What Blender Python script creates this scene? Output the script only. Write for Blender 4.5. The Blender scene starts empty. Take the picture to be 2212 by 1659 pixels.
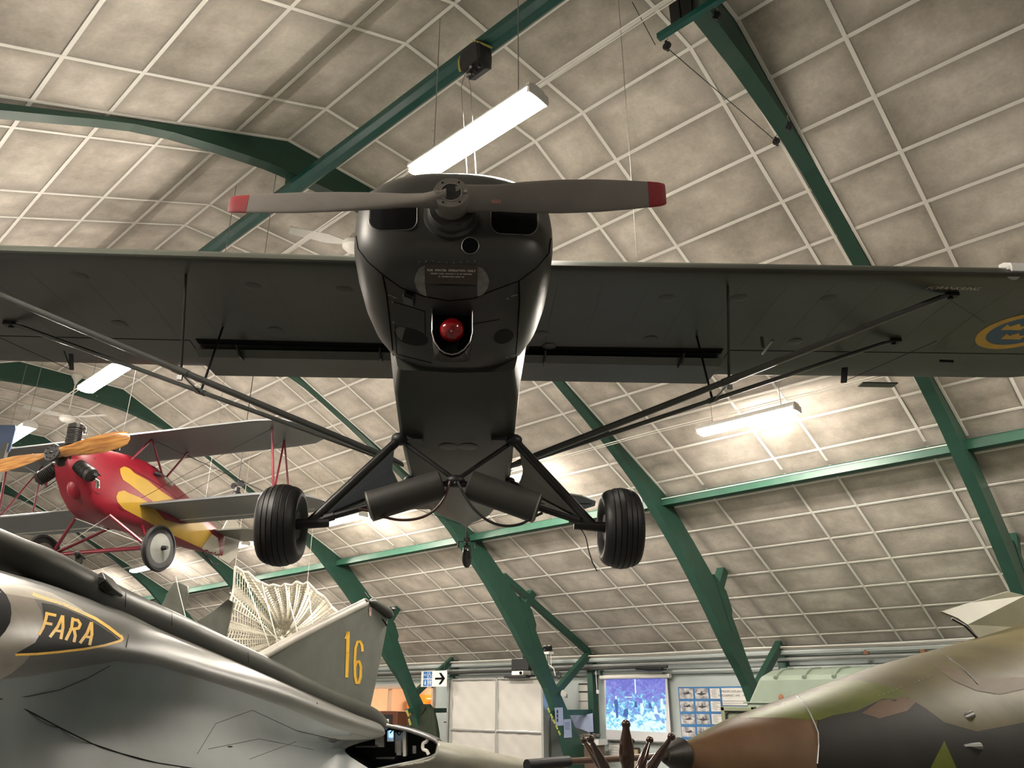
import bpy, bmesh, math, random
from mathutils import Vector, Matrix
from mathutils.geometry import delaunay_2d_cdt
from mathutils.bvhtree import BVHTree
random.seed(7)
S = bpy.context.scene
COL = S.collection
PI = math.pi
R = math.radians

# ---------------------------------------------------------------- camera, world, exposure
FPX = 1661.0
cam_d = bpy.data.cameras.new('camera'); cam = bpy.data.objects.new('camera', cam_d); COL.objects.link(cam)
cam.location = (0, 0, 1.6)
cam.rotation_euler = (R(90 + 22.3), 0, R(42.6))
cam_d.sensor_fit = 'HORIZONTAL'; cam_d.sensor_width = 36.0
cam_d.lens = 36.0 * FPX / 2212.0
cam_d.clip_start = 0.05; cam_d.clip_end = 200
S.camera = cam
W = bpy.data.worlds.new('world'); S.world = W; W.use_nodes = True
W.node_tree.nodes['Background'].inputs[0].default_value = (0.9, 0.85, 0.8, 1)
W.node_tree.nodes['Background'].inputs[1].default_value = 0.02
S.view_settings.view_transform = 'Standard'; S.view_settings.look = 'None'
S.view_settings.gamma = 1.0; S.view_settings.use_curve_mapping = False
S.view_settings.exposure = 0.66
LAMP = 190.0          # radiance of the fluorescent diffusers
LAMPC = (1.0, 0.91, 0.79)

# ---------------------------------------------------------------- measuring helpers: world points at real distances
AZ, PT = R(47.4), R(22.3)
FH = Vector((-math.cos(AZ), math.sin(AZ), 0)); UP = Vector((0, 0, 1)); RH = FH.cross(UP)
FV = FH * math.cos(PT) + UP * math.sin(PT); DV = -RH.cross(FV)
EYE = Vector((0, 0, 1.6))
def ray(x, y): return RH * ((x - 1106) / FPX) + DV * ((y - 829.5) / FPX) + FV
def P(x, y, h):
    "world point seen at (x, y) whose ground distance straight ahead is h metres"
    r = ray(x, y); return EYE + r * (h / r.dot(FH))
def PX(x, y, i, v):
    "world point seen at (x, y) lying on the plane axis i = v"
    r = ray(x, y); return EYE + r * ((v - EYE[i]) / r[i])

# ---------------------------------------------------------------- materials
MATS = {}
def mat(name, col, rough=0.5, metal=0.0, var=0.12, scale=4.0, bump=0.0, spec=0.5, emit=None, alpha=None, coat=0.0, trans=0.0):
    if name in MATS: return MATS[name]
    m = bpy.data.materials.new(name); m.use_nodes = True; nt = m.node_tree; b = nt.nodes['Principled BSDF']
    b.inputs['Roughness'].default_value = rough; b.inputs['Metallic'].default_value = metal
    b.inputs['Specular IOR Level'].default_value = spec
    if coat: b.inputs['Coat Weight'].default_value = coat; b.inputs['Coat Roughness'].default_value = 0.08
    if trans: b.inputs['Transmission Weight'].default_value = trans
    c = (*col, 1)
    if var > 0:
        tc = nt.nodes.new('ShaderNodeTexCoord'); n = nt.nodes.new('ShaderNodeTexNoise')
        n.inputs['Scale'].default_value = scale; n.inputs['Detail'].default_value = 6; n.inputs['Roughness'].default_value = 0.6
        nt.links.new(tc.outputs['Object'], n.inputs['Vector'])
        cr = nt.nodes.new('ShaderNodeValToRGB')
        cr.color_ramp.elements[0].position = 0.3; cr.color_ramp.elements[1].position = 0.7
        cr.color_ramp.elements[0].color = tuple(x * (1 - var) for x in col) + (1,)
        cr.color_ramp.elements[1].color = tuple(min(1, x * (1 + var)) for x in col) + (1,)
        nt.links.new(n.outputs['Fac'], cr.inputs['Fac']); nt.links.new(cr.outputs['Color'], b.inputs['Base Color'])
        if bump:
            bp = nt.nodes.new('ShaderNodeBump'); bp.inputs['Strength'].default_value = bump; bp.inputs['Distance'].default_value = 0.01
            nt.links.new(n.outputs['Fac'], bp.inputs['Height']); nt.links.new(bp.outputs['Normal'], b.inputs['Normal'])
    else: b.inputs['Base Color'].default_value = c
    if emit:
        b.inputs['Emission Color'].default_value = (*emit[0], 1); b.inputs['Emission Strength'].default_value = emit[1]
    MATS[name] = m; return m
M_OLIVE = mat('cub paint', (0.038, 0.042, 0.034), 0.42, 0.0, 0.14, 3)
M_COWL = mat('cowl paint', (0.038, 0.038, 0.035), 0.44, 0.1, 0.12, 5)
M_PROP = mat('propeller grey', (0.17, 0.155, 0.14), 0.5, 0.2, 0.08, 9)
M_RED = mat('tip red', (0.22, 0.008, 0.014), 0.5)
M_BALL = mat('ball red', (0.20, 0.003, 0.006), 0.12, coat=0.6)
M_RUBBER = mat('tyre rubber', (0.006, 0.006, 0.0065), 0.5, 0, 0.2, 8)
M_BLACK = mat('black', (0.003, 0.003, 0.004), 0.8, var=0, spec=0.1)
M_BLACKSAT = mat('black satin', (0.009, 0.009, 0.010), 0.5, var=0)
M_STEEL = mat('steel', (0.42, 0.41, 0.39), 0.3, 0.9, 0.1, 12)
M_DULLST = mat('dull aluminium', (0.26, 0.26, 0.25), 0.42, 0.7, 0.2, 9)
M_STRUT = mat('strut paint', (0.055, 0.057, 0.053), 0.32, 0.15, 0.1, 6)
M_GEAR = mat('gear black', (0.012, 0.012, 0.012), 0.35, 0.1, 0.2, 8)
M_GREEN = mat('arch green', (0.017, 0.062, 0.042), 0.42, 0.0, 0.12, 5)
M_TEAL = mat('tube green', (0.010, 0.075, 0.062), 0.25, 0.0, 0.08, 5)
M_PURL = mat('purlin green', (0.022, 0.10, 0.062), 0.4, 0.0, 0.12, 5)
M_WHITE = mat('white paint', (0.72, 0.70, 0.66), 0.45, 0, 0.05)
M_BAR = mat('grid bar white', (0.86, 0.83, 0.77), 0.5, 0, 0.04)
M_WALL = mat('wall paint', (0.42, 0.47, 0.46), 0.6, 0, 0.05, 2)
M_FLOOR = mat('floor grey', (0.10, 0.098, 0.092), 0.5, 0, 0.15, 1.5)
M_CREAM = mat('lettering', (0.62, 0.58, 0.50), 0.6, var=0)
M_YEL = mat('marking yellow', (0.62, 0.36, 0.03), 0.5, 0, 0.12, 8)
M_ROPE = mat('cable', (0.30, 0.29, 0.27), 0.4, 0.5, var=0)

def tile_material():
    m = bpy.data.materials.new('ceiling tile'); m.use_nodes = True; nt = m.node_tree; N = nt.nodes; L = nt.links
    b = N['Principled BSDF']; b.inputs['Roughness'].default_value = 0.85
    tc = N.new('ShaderNodeTexCoord'); geo = N.new('ShaderNodeNewGeometry')
    n1 = N.new('ShaderNodeTexNoise'); n1.inputs['Scale'].default_value = 1.4; n1.inputs['Detail'].default_value = 5; n1.inputs['Roughness'].default_value = 0.65
    n2 = N.new('ShaderNodeTexNoise'); n2.inputs['Scale'].default_value = 34; n2.inputs['Detail'].default_value = 4
    L.new(tc.outputs['Object'], n1.inputs['Vector']); L.new(tc.outputs['Object'], n2.inputs['Vector'])
    cr = N.new('ShaderNodeValToRGB')
    cr.color_ramp.elements[0].position = 0.34; cr.color_ramp.elements[0].color = (0.37, 0.33, 0.28, 1)
    cr.color_ramp.elements[1].position = 0.66; cr.color_ramp.elements[1].color = (0.70, 0.635, 0.56, 1)
    L.new(n1.outputs['Fac'], cr.inputs['Fac'])
    # grime along the edges of every panel
    uv = N.new('ShaderNodeUVMap'); sp = N.new('ShaderNodeSeparateXYZ'); L.new(uv.outputs['UV'], sp.inputs['Vector'])
    def edge(out):
        a = N.new('ShaderNodeMath'); a.operation = 'SUBTRACT'; a.inputs[1].default_value = 0.5; L.new(out, a.inputs[0])
        c = N.new('ShaderNodeMath'); c.operation = 'ABSOLUTE'; L.new(a.outputs[0], c.inputs[0]); return c.outputs[0]
    mx = N.new('ShaderNodeMath'); mx.operation = 'MAXIMUM'; L.new(edge(sp.outputs['X']), mx.inputs[0]); L.new(edge(sp.outputs['Y']), mx.inputs[1])
    nz = N.new('ShaderNodeMath'); nz.operation = 'MULTIPLY_ADD'; nz.inputs[1].default_value = 0.30; L.new(n1.outputs['Fac'], nz.inputs[0]); L.new(mx.outputs[0], nz.inputs[2])
    mr = N.new('ShaderNodeMapRange'); mr.inputs['From Min'].default_value = 0.46; mr.inputs['From Max'].default_value = 0.70
    mr.inputs['To Min'].default_value = 1.06; mr.inputs['To Max'].default_value = 0.56; L.new(nz.outputs[0], mr.inputs['Value'])
    mu = N.new('ShaderNodeMixRGB'); mu.blend_type = 'MULTIPLY'; mu.inputs['Fac'].default_value = 1
    L.new(cr.outputs['Color'], mu.inputs['Color1']); L.new(mr.outputs[0], mu.inputs['Color2'])
    m2 = N.new('ShaderNodeMapRange'); m2.inputs['To Min'].default_value = 0.86; m2.inputs['To Max'].default_value = 1.14; L.new(n2.outputs['Fac'], m2.inputs['Value'])
    m3 = N.new('ShaderNodeMixRGB'); m3.blend_type = 'MULTIPLY'; m3.inputs['Fac'].default_value = 1
    L.new(mu.outputs['Color'], m3.inputs['Color1']); L.new(m2.outputs[0], m3.inputs['Color2'])
    L.new(m3.outputs['Color'], b.inputs['Base Color'])
    return m
M_TILE = tile_material()

# ---------------------------------------------------------------- mesh builder
class MB:
    def __init__(s): s.v = []; s.f = []; s.m = []; s.uv = {}
    def add(s, vs, fs, mi=0, uv=None):
        o = len(s.v); s.v += [Vector(v) for v in vs]
        for k, f in enumerate(fs):
            if uv: s.uv[len(s.f)] = uv[k]
            s.f.append([i + o for i in f]); s.m.append(mi)
        return s
    def box(s, c, d, mi=0, M=None):
        x, y, z = d[0] / 2, d[1] / 2, d[2] / 2
        vs = [Vector((a * x, b * y, e * z)) for a in (-1, 1) for b in (-1, 1) for e in (-1, 1)]
        if M: vs = [M @ v for v in vs]
        vs = [v + Vector(c) for v in vs]
        return s.add(vs, [(0, 1, 3, 2), (4, 6, 7, 5), (0, 4, 5, 1), (2, 3, 7, 6), (0, 2, 6, 4), (1, 5, 7, 3)], mi)
    def bar(s, a, b, w, h, up=(0, 0, 1), mi=0):
        "rectangular bar from a to b; w across, h along up"
        a = Vector(a); b = Vector(b); d = (b - a).normalized(); u = Vector(up); sd = d.cross(u)
        if sd.length < 1e-4: sd = d.cross(Vector((1, 0, 0)))
        sd.normalize(); u = sd.cross(d).normalized()
        vs = [p + sd * (i * w / 2) + u * (j * h / 2) for p in (a, b) for i in (-1, 1) for j in (-1, 1)]
        return s.add(vs, [(0, 1, 3, 2), (4, 6, 7, 5), (0, 4, 5, 1), (2, 3, 7, 6), (0, 2, 6, 4), (1, 5, 7, 3)], mi)
    def tube(s, pts, r, n=10, mi=0, cap=True, sx=1.0, up=None):
        pts = [Vector(p) for p in pts]; rs = r if isinstance(r, (list, tuple)) else [r] * len(pts)
        rings = []; prev = None
        for i, p in enumerate(pts):
            d = (pts[min(i + 1, len(pts) - 1)] - pts[max(i - 1, 0)])
            d.normalize()
            if prev is None:
                u = Vector(up) if up else (Vector((0, 0, 1)) if abs(d.z) < 0.9 else Vector((1, 0, 0)))
            else: u = prev
            a = d.cross(u); a.normalize(); u = a.cross(d); u.normalize(); prev = u
            rings.append([p + (a * math.cos(t) * sx + u * math.sin(t)) * rs[i] for t in [2 * PI * k / n for k in range(n)]])
        return s.loft(rings, mi, cap)
    def loft(s, rings, mi=0, cap=True, closed=True):
        n = len(rings[0]); vs = [v for r in rings for v in r]; fs = []
        for i in range(len(rings) - 1):
            for k in range(n if closed else n - 1):
                k2 = (k + 1) % n
                fs.append((i * n + k, i * n + k2, (i + 1) * n + k2, (i + 1) * n + k))
        if cap and closed:
            fs.append(tuple(range(n))[::-1]); fs.append(tuple((len(rings) - 1) * n + k for k in range(n)))
        return s.add(vs, fs, mi)
    def lathe(s, c, axis, prof, n=24, mi=0, cap=True):
        "prof: list of (distance along axis, radius)"
        ax = Vector(axis).normalized(); u = ax.orthogonal().normalized(); w = ax.cross(u); c = Vector(c)
        rings = [[c + ax * t + (u * math.cos(2 * PI * k / n) + w * math.sin(2 * PI * k / n)) * max(r, 1e-4) for k in range(n)] for t, r in prof]
        return s.loft(rings, mi, cap)
    def ball(s, c, r, n=16, mi=0, sc=(1, 1, 1)):
        c = Vector(c); rings = []
        for i in range(n // 2 + 1):
            t = PI * i / (n // 2); rr = max(math.sin(t), 1e-3)
            rings.append([c + Vector((rr * math.cos(2 * PI * k / n) * r * sc[0], rr * math.sin(2 * PI * k / n) * r * sc[1], math.cos(t) * r * sc[2])) for k in range(n)])
        return s.loft(rings, mi)
    def prism(s, outline, off, mi=0):
        "extrude a planar outline (list of points) by the vector off"
        o = [Vector(p) for p in outline]; off = Vector(off); n = len(o)
        vs = o + [p + off for p in o]
        fs = [tuple(range(n))[::-1], tuple(range(n, 2 * n))] + [(k, (k + 1) % n, n + (k + 1) % n, n + k) for k in range(n)]
        return s.add(vs, fs, mi)
    def build(s, name, mats, parent=None, smooth=False, bevel=0, sub=0, label=None):
        me = bpy.data.meshes.new(name); me.from_pydata([tuple(v) for v in s.v], [], s.f)
        mats = mats if isinstance(mats, (list, tuple)) else [mats]
        for m in mats: me.materials.append(m)
        for p, k in zip(me.polygons, s.m): p.material_index = k
        if s.uv:
            l = me.uv_layers.new(name='UVMap')
            for p in me.polygons:
                if p.index in s.uv:
                    for li, u in zip(p.loop_indices, s.uv[p.index]): l.data[li].uv = u
        bm = bmesh.new(); bm.from_mesh(me); bmesh.ops.recalc_face_normals(bm, faces=bm.faces); bm.to_mesh(me); bm.free()
        if smooth:
            for p in me.polygons: p.use_smooth = True
            try: me.set_sharp_from_angle(angle=R(38))
            except Exception: pass
        o = bpy.data.objects.new(name, me); COL.objects.link(o)
        if bevel: b = o.modifiers.new('bevel', 'BEVEL'); b.width = bevel; b.segments = 2; b.limit_method = 'ANGLE'
        if sub: q = o.modifiers.new('sub', 'SUBSURF'); q.levels = sub; q.render_levels = sub
        if parent is not None: o.parent = parent
        if label: o['label'] = label
        return o
def tag(o, label=None, cat=None, group=None, kind=None):
    if label: o['label'] = label
    if cat: o['category'] = cat
    if group: o['group'] = group
    if kind: o['kind'] = kind
    return o
def thing(name, label, cat, loc=(0, 0, 0), group=None, M=None):
    o = bpy.data.objects.new(name, None); COL.objects.link(o); o.empty_display_size = 0.2
    if M is not None: o.matrix_world = M
    else: o.location = loc
    return tag(o, label, cat, group)
def text_mesh(mb, txt, size, M, mi=0, depth=0.001, shear=0.0, space=1.0):
    cu = bpy.data.curves.new('t', 'FONT'); cu.body = txt; cu.size = size; cu.align_x = 'CENTER'; cu.align_y = 'CENTER'; cu.extrude = depth; cu.shear = shear; cu.space_character = space
    ob = bpy.data.objects.new('t', cu); COL.objects.link(ob)
    me = bpy.data.meshes.new_from_object(ob.evaluated_get(bpy.context.evaluated_depsgraph_get()))
    mb.add([M @ v.co for v in me.vertices], [tuple(p.vertices) for p in me.polygons], mi)
    bpy.data.objects.remove(ob); bpy.data.curves.remove(cu); bpy.data.meshes.remove(me)
def catmull(pts, n):
    "resample a list of vectors/tuples with a Catmull-Rom spline, n samples"
    pts = [Vector(p) for p in pts]; out = []; m = len(pts) - 1
    for i in range(n):
        t = i / (n - 1) * m; k = min(int(t), m - 1); f = t - k
        p0, p1, p2, p3 = pts[max(k - 1, 0)], pts[k], pts[k + 1], pts[min(k + 2, m)]
        out.append(0.5 * ((2 * p1) + (p2 - p0) * f + (2 * p0 - 5 * p1 + 4 * p2 - p3) * f * f + (3 * p1 - p0 - 3 * p2 + p3) * f ** 3))
    return out
def super_ring(y, cx, cz, rx, rzt, rzb, n=32, e=2.4, eb=None):
    "closed section in the local xz plane; different top and bottom radii"
    out = []
    for k in range(n):
        t = 2 * PI * k / n; c, s_ = math.cos(t), math.sin(t); ee = (eb or e) if s_ < 0 else e
        out.append(Vector((cx + rx * math.copysign(abs(c) ** (2 / ee), c), y, cz + (rzt if s_ > 0 else rzb) * math.copysign(abs(s_) ** (2 / ee), s_))))
    return out
# ================================================================ the hall
BAY = 4.18
def archx(n): return -(0.46 + n) * BAY
CEIL = [(-5.75, 2.45), (-2.0, 4.72), (0.6, 5.87), (3.17, 7.0), (4.93, 7.0), (10.1, 4.52), (13.85, 2.47)]
X0, X1 = archx(-3), archx(9)        # near end, far end
def ceil_z(y):
    for (a, b), (c, d) in zip(CEIL, CEIL[1:]):
        if a <= y <= c: return b + (d - b) * (y - a) / (c - a)
    return 2.4
def rows():
    "breaks every 0.6 m along the slope, counted from the two kinks of the flat strip"
    out = []
    def walk(pts, first):
        left = first; res = []
        for (a, b), (c, d) in zip(pts, pts[1:]):
            L = math.hypot(c - a, d - b); t = left
            while t < L: res.append((a + (c - a) * t / L, b + (d - b) * t / L)); t += 0.606
            left = t - L
        return res
    r = walk(CEIL[4:], 0.0)
    l = walk(list(reversed(CEIL[:4])), 0.0)
    return l, [(3.78, 7.0), (4.36, 7.0)], r
rl, rf, rr = rows()
line = sorted(set([(round(a, 4), round(b, 4)) for a, b in rl + rf + rr] + [CEIL[0], CEIL[-1], CEIL[3], CEIL[4]]))
xs = []
for n in range(-3, 9):
    for o in (0, 0.105, 0.395, 0.545, 0.835): xs.append(archx(n) - o * BAY)
xs.append(X1)
tiles = MB(); bars = MB()
for (a, b), (c, d) in zip(line, line[1:]):
    for p, q in zip(xs, xs[1:]):
        tiles.add([(p, a, b), (q, a, b), (q, c, d), (p, c, d)], [(0, 1, 2, 3)], 0, [[(0, 0), (1, 0), (1, 1), (0, 1)]])
tag(tiles.build('ceiling', M_TILE), 'ceiling of mottled grey beige acoustic panels, flat at the top and sloping down on both sides', kind='structure')
for a, b in line[1:-1]:
    i = line.index((a, b)); t = Vector((0, line[i + 1][0] - line[i - 1][0], line[i + 1][1] - line[i - 1][1])).normalized()
    bars.bar((X0, a, b), (X1, a, b), 0.034, 0.012, up=(0, -t.z, t.y))
for k, x in enumerate(xs):
    for (a, b), (c, d) in zip(CEIL, CEIL[1:]):
        if k % 5 == 0: continue
        bars.bar((x, a, b - 0.001), (x, c, d - 0.001), 0.034, 0.012)
for n in range(-2, 9):
    for dx in (0.02, -0.17):
        for (a, b), (c, d) in list(zip(CEIL, CEIL[1:]))[1:-1]:
            bars.bar((archx(n) + dx, a, b - 0.002), (archx(n) + dx, c, d - 0.002), 0.03, 0.02)
tag(bars.build('trim_1', M_BAR), 'white metal grid bars between the ceiling panels', kind='structure')

fl = MB().box(((X0 + X1) / 2, 4.05, -0.05), (X0 - X1 + 0.4, 20, 0.1)); tag(fl.build('floor', M_FLOOR), kind='structure')
# side wall behind the arches, with an opening to the lit office
YW = 13.86
w = MB(); OX0, OX1, OZ0, OZ1 = -18.2, -15.35, 0.0, 1.88
def wall_piece(mb, x0, x1, z0, z1, y=YW, t=0.12): mb.box(((x0 + x1) / 2, y + t / 2, (z0 + z1) / 2), (abs(x1 - x0), t, z1 - z0))
wall_piece(w, X0, OX1, 0, 2.6); wall_piece(w, OX0, X1, 0, 2.6); wall_piece(w, OX0, OX1, OZ1, 2.6)
tag(w.build('wall_right', M_WALL), 'pale blue green side wall behind the arch feet', kind='structure')
w = MB(); wall_piece(w, X0, X1, 0, 2.6, y=-5.87); tag(w.build('wall_left', M_WALL), kind='structure')
for nm, x in (('wall_far', X1), ('wall_near', X0)):
    w = MB(); w.prism([(x, a, b) for a, b in CEIL] + [(x, 13.95, 0), (x, -5.85, 0)], (0.12 if x == X0 else -0.12, 0, 0))
    tag(w.build(nm, M_WALL), kind='structure')
# lit office behind the opening
M_OFF = mat('office wall', (0.74, 0.60, 0.48), 0.7, 0, 0.04)
M_ORANGE = mat('orange laminate', (0.75, 0.25, 0.03), 0.45, 0, 0.05)
of = MB(); of.box((-16.8, 16.05, 1.3), (4.2, 0.1, 2.6)); of.box((-14.7, 15.0, 1.3), (0.1, 2.1, 2.6)); of.box((-18.9, 15.0, 1.3), (0.1, 2.1, 2.6))
of.box((-16.8, 15.0, 2.45), (4.2, 2.2, 0.1)); of.box((-16.8, 15.0, -0.04), (4.2, 2.0, 0.06))
tag(of.build('wall_office', M_OFF), 'warm lit walls of the small office seen through the opening', kind='structure')
fr = MB()
for x in (OX0, OX1): fr.box((x, YW - 0.01, 0.94), (0.07, 0.16, 1.9))
fr.box(((OX0 + OX1) / 2, YW - 0.01, OZ1 + 0.02), (OX1 - OX0 + 0.07, 0.16, 0.08)); fr.box((-17.1, YW, 0.94), (0.05, 0.1, 1.88))
tag(fr.build('door_1', mat('opening frame', (0.55, 0.42, 0.33), 0.5)), 'wide framed opening into the orange office', kind='structure')
def office_cabinet(x, z0, z1, wd, label):
    t = thing('wall_cabinet', label, 'cabinet', (x, 15.8, z0))
    MB().box((0, 0, (z1 - z0) / 2), (wd, 0.38, z1 - z0)).build('body', M_ORANGE, t, bevel=0.004)
    for s_ in (-1, 1):
        d = MB().box((s_ * wd / 4, -0.2, (z1 - z0) / 2), (wd / 2 - 0.02, 0.02, z1 - z0 - 0.03)).build('door', M_ORANGE, t, bevel=0.003)
        MB().box((s_ * 0.05, -0.22, 0.1), (0.012, 0.02, 0.09)).build('handle', M_STEEL, d)
office_cabinet(-18.05, 0.9, 1.72, 0.8, 'orange wall cabinet left of the office shelf, seen through the opening')
office_cabinet(-16.25, 1.35, 1.72, 0.9, 'orange wall cabinet on the right inside the office')
sh = MB().box((-17.1, 15.7, 1.62), (0.9, 0.3, 0.03)).box((-17.1, 15.7, 1.3), (0.9, 0.3, 0.03))
tag(sh.build('office_shelf', M_WHITE), 'pale shelf between the orange cabinets in the office', 'shelf')
lamp = thing('office_lamp', 'warm ceiling lamp inside the small office', 'lamp', (-16.8, 14.9, 2.4))
MB().box((0, 0, -0.03), (0.9, 0.25, 0.05)).build('diffuser', mat('office glow', (1, 0.8, 0.6), 0.5, var=0, emit=((1, 0.74, 0.5), 60.0)), lamp)

# ---------------------------------------------------------------- arches
OUT = [(0, 7.0), (0.88, 7.0), (3.4, 5.81), (5.3, 4.93), (6.08, 4.55), (6.4, 4.22), (6.8, 3.88), (7.46, 3.27), (7.77, 2.93), (8.31, 1.98), (8.72, 1.42), (9.35, 0.53), (9.68, 0.0)]
INN = [(0, 6.70), (0.4, 6.68), (0.75, 6.65), (1.15, 6.60), (2.15, 6.36), (3.0, 5.96), (3.65, 5.62), (4.6, 5.10), (5.4, 4.58), (5.8, 4.24), (6.45, 3.66), (7.1, 2.97), (7.6, 2.38), (8.2, 1.72), (8.78, 0.54), (9.04, 0.0)]
AW = 0.14
def arch_mesh(x):
    mb = MB(); yc = 4.05
    inn = catmull([(a, b, 0) for a, b in INN], 44); outp = [Vector((a, b, 0)) for a, b in OUT]
    def out_at(f):
        tot = [0]
        for p, q in zip(outp, outp[1:]): tot.append(tot[-1] + (q - p).length)
        t = f * tot[-1]
        for k in range(len(outp) - 1):
            if t <= tot[k + 1] + 1e-9: return outp[k].lerp(outp[k + 1], (t - tot[k]) / (tot[k + 1] - tot[k]))
        return outp[-1]
    ring = []
    # pair inner samples with the nearest point on the outer line so the member keeps its depth
    def nearest(p):
        best = None
        for a, b in zip(outp, outp[1:]):
            d = b - a; t = max(0, min(1, (p - a).dot(d) / d.length_squared)); q = a + d * t
            if best is None or (p - q).length < best[0]: best = ((p - q).length, q)
        return best[1]
    prs = [(p, nearest(p)) for p in inn]; prs[0] = (inn[0], outp[0]); prs[-1] = (inn[-1], outp[-1])
    k2 = [(p, Vector((0.88, 7.0, 0))) if abs(p.x - 0.95) < 0.06 else (p, q) for p, q in prs]
    full = [(Vector((-p.x, p.y, 0)), Vector((-q.x, q.y, 0))) for p, q in reversed(k2[1:])] + k2
    rings = []
    for p, q in full:
        rings.append([Vector((x, yc + p.x, p.y)), Vector((x, yc + q.x, q.y + 0.02)), Vector((x - AW, yc + q.x, q.y + 0.02)), Vector((x - AW, yc + p.x, p.y))])
    mb.loft(rings); return mb
ARCH_LABEL = {-1: 'green steel roof arch nearest the camera, passing overhead', 0: 'green steel roof arch at the upper right, with small pulleys on it',
 1: 'green roof arch crossing the upper left above the wing, its foot beside the poster board',
 2: 'green steel roof arch rising behind the tail wheel, its foot beside the white partition',
 3: 'green steel roof arch behind the red biplane, its foot beside the green coat',
 4: 'green steel roof arch just visible past the far side of the biplane nose',
 5: 'distant green steel roof arch under the biplane tail', 6: 'more distant green roof arch seen above the dark jet spine', 7: 'farthest green roof arch but one in the hall', 8: 'farthest green roof arch before the end wall'}
ARCH = {}
for n in range(-1, 9):
    x = archx(n); t = ARCH[n] = thing('roof_arch', ARCH_LABEL[n], 'arch', (x, 13.4, 0)); t['group'] = 'green roof arches'
    T = Matrix.Translation((-x, -13.4, 0))
    def bld(mb, nm, m=M_GREEN, **k):
        mb.v = [T @ v for v in mb.v]; return mb.build(nm, m, t, **k)
    bld(arch_mesh(x), 'arch_rib')
    xm = x - AW / 2
    # post against the wall, slanting knee brace, level tie, stub up to the ceiling
    bld(MB().bar((xm, 13.72, 0), (xm, 13.72, 2.42), 0.14, 0.16, up=(0, 1, 0)), 'wall_post')
    bld(MB().bar((xm, 12.42, 1.66), (xm, 13.66, 2.50), 0.11, 0.13).bar((xm, 13.55, 2.44), (xm, 13.8, 2.44), 0.15, 0.08), 'knee_brace')
    bld(MB().bar((xm, 12.3, 1.36), (xm, 13.66, 1.36), 0.07, 0.10), 'tie_beam')
    bld(MB().bar((xm, 11.44, 3.0), (xm, 11.86, 3.60), 0.13, 0.15), 'ceiling_stub')
    bld(MB().prism([(xm - 0.08, 11.4, 3.45), (xm - 0.08, 11.75, 3.22), (xm - 0.08, 11.88, 2.95), (xm - 0.08, 11.8, 2.6)], (0.16, 0, 0)), 'gusset_plate')
    if n == 2: bld(MB().bar((xm, 11.0, 3.80), (xm, 13.62, 2.52), 0.10, 0.12), 'diagonal_brace')
    sp = MB().box((x + 0.006, 4.4, 6.83), (0.012, 0.36, 0.3))
    sp = bld(sp, 'splice_plate')
    bb = MB()
    for dy in (-0.1, 0.1):
        for dz in (-0.1, 0.1): bb.lathe((x + 0.01 - x, 4.4 + dy - 13.4, 6.83 + dz), (1, 0, 0), [(0, 0.012), (0.012, 0.012)], 6)
    bb.build('bolts', M_DULLST, sp)
# purlins between the arches
PURL = {0: 'green purlin with a thin conduit on it, right of the arch beside the big tyre', 1: 'green purlin behind the tail wheel strut', 2: 'green purlin half painted, ending at the arch left of the tail wheel',
        3: 'pale green purlin above the white net parachute', 4: 'green purlin behind the tail fins'}
for n in range(-2, 8):
    x0, x1 = archx(n) - AW, archx(n + 1)
    y, z = 10.14, 4.40
    mb = MB().bar((x0, y, z), (x1, y, z), 0.16, 0.07, up=(0, 0.48, 1)).bar((x0, y - 0.12, z - 0.02), (x1, y - 0.12, z - 0.02), 0.02, 0.11)
    o = mb.build('purlin', M_PURL); tag(o, PURL.get(n, 'green purlin in the bay %s' % ('overhead behind the camera' if n < 0 else 'far down the hall towards the end wall')), 'purlin', 'green purlins')
    if n == 0:
        MB().tube([(x0, y - 0.14, z + 0.02), (x1, y - 0.14, z + 0.02)], 0.008, 6).build('conduit', M_BAR, o)
# the long green tube under the arches, and the short one at arch 0
o = MB().loft([[Vector((x, 3.33 + 0.085 * math.cos(a), 6.50 + 0.085 * math.sin(a))) for a in [PI / 8 + k * PI / 4 for k in range(8)]] for x in (2.2, -12.0)]).build('hoist_beam', M_TEAL, bevel=0.006)
tag(o, 'long glossy green tube beam slung under the arches, carrying the black hoist bag', 'beam')
for k, x in enumerate((archx(-1), archx(0), archx(1), archx(2))):
    MB().box((x - AW / 2, 3.33, 6.62), (0.10, 0.12, 0.10)).build('hanger_block', M_GREEN, o)
a, b = PX(1421, 80, 2, 6.45), PX(1548, 4, 2, 6.45); a.y = b.y = (a.y + b.y) / 2; b.x += 0.1
t = thing('pulley_bar', 'short green bar clamped under the upper right arch with pulleys and black brackets', 'bar', tuple(a))
MB().bar((0, 0, 0), b - a, 0.05, 0.05).build('bar', M_TEAL, t)
for f in (0.28, 0.45):
    q = (b - a) * f
    MB().box(q + Vector((0, 0, 0.12)), (0.09, 0.03, 0.24)).box(q + Vector((0.06, 0.02, 0.16)), (0.02, 0.06, 0.3)).build('bracket', M_BLACKSAT, t, bevel=0.004)
def pulley(pt, label, top=0.12, r=0.035):
    t = thing('pulley', label, 'pulley', tuple(pt), 'rope pulleys on the arch')
    MB().lathe((0, -0.012, -0.03), (0, 1, 0), [(0, r * .9), (0.004, r), (0.02, r), (0.024, r * .9)], 18).box((0, 0, -0.03), (0.016, 0.032, 0.09)).build('sheave_block', M_BLACKSAT, t)
    MB().tube([(0, 0, 0.02), (0.012, 0, 0.04), (0, 0, 0.055), (-0.012, 0, 0.04), (0, 0, 0.02)], 0.004, 6).tube([(0, 0, 0.055), (0, 0, top)], 0.005, 6).build('shackle', M_STEEL, t)
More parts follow.
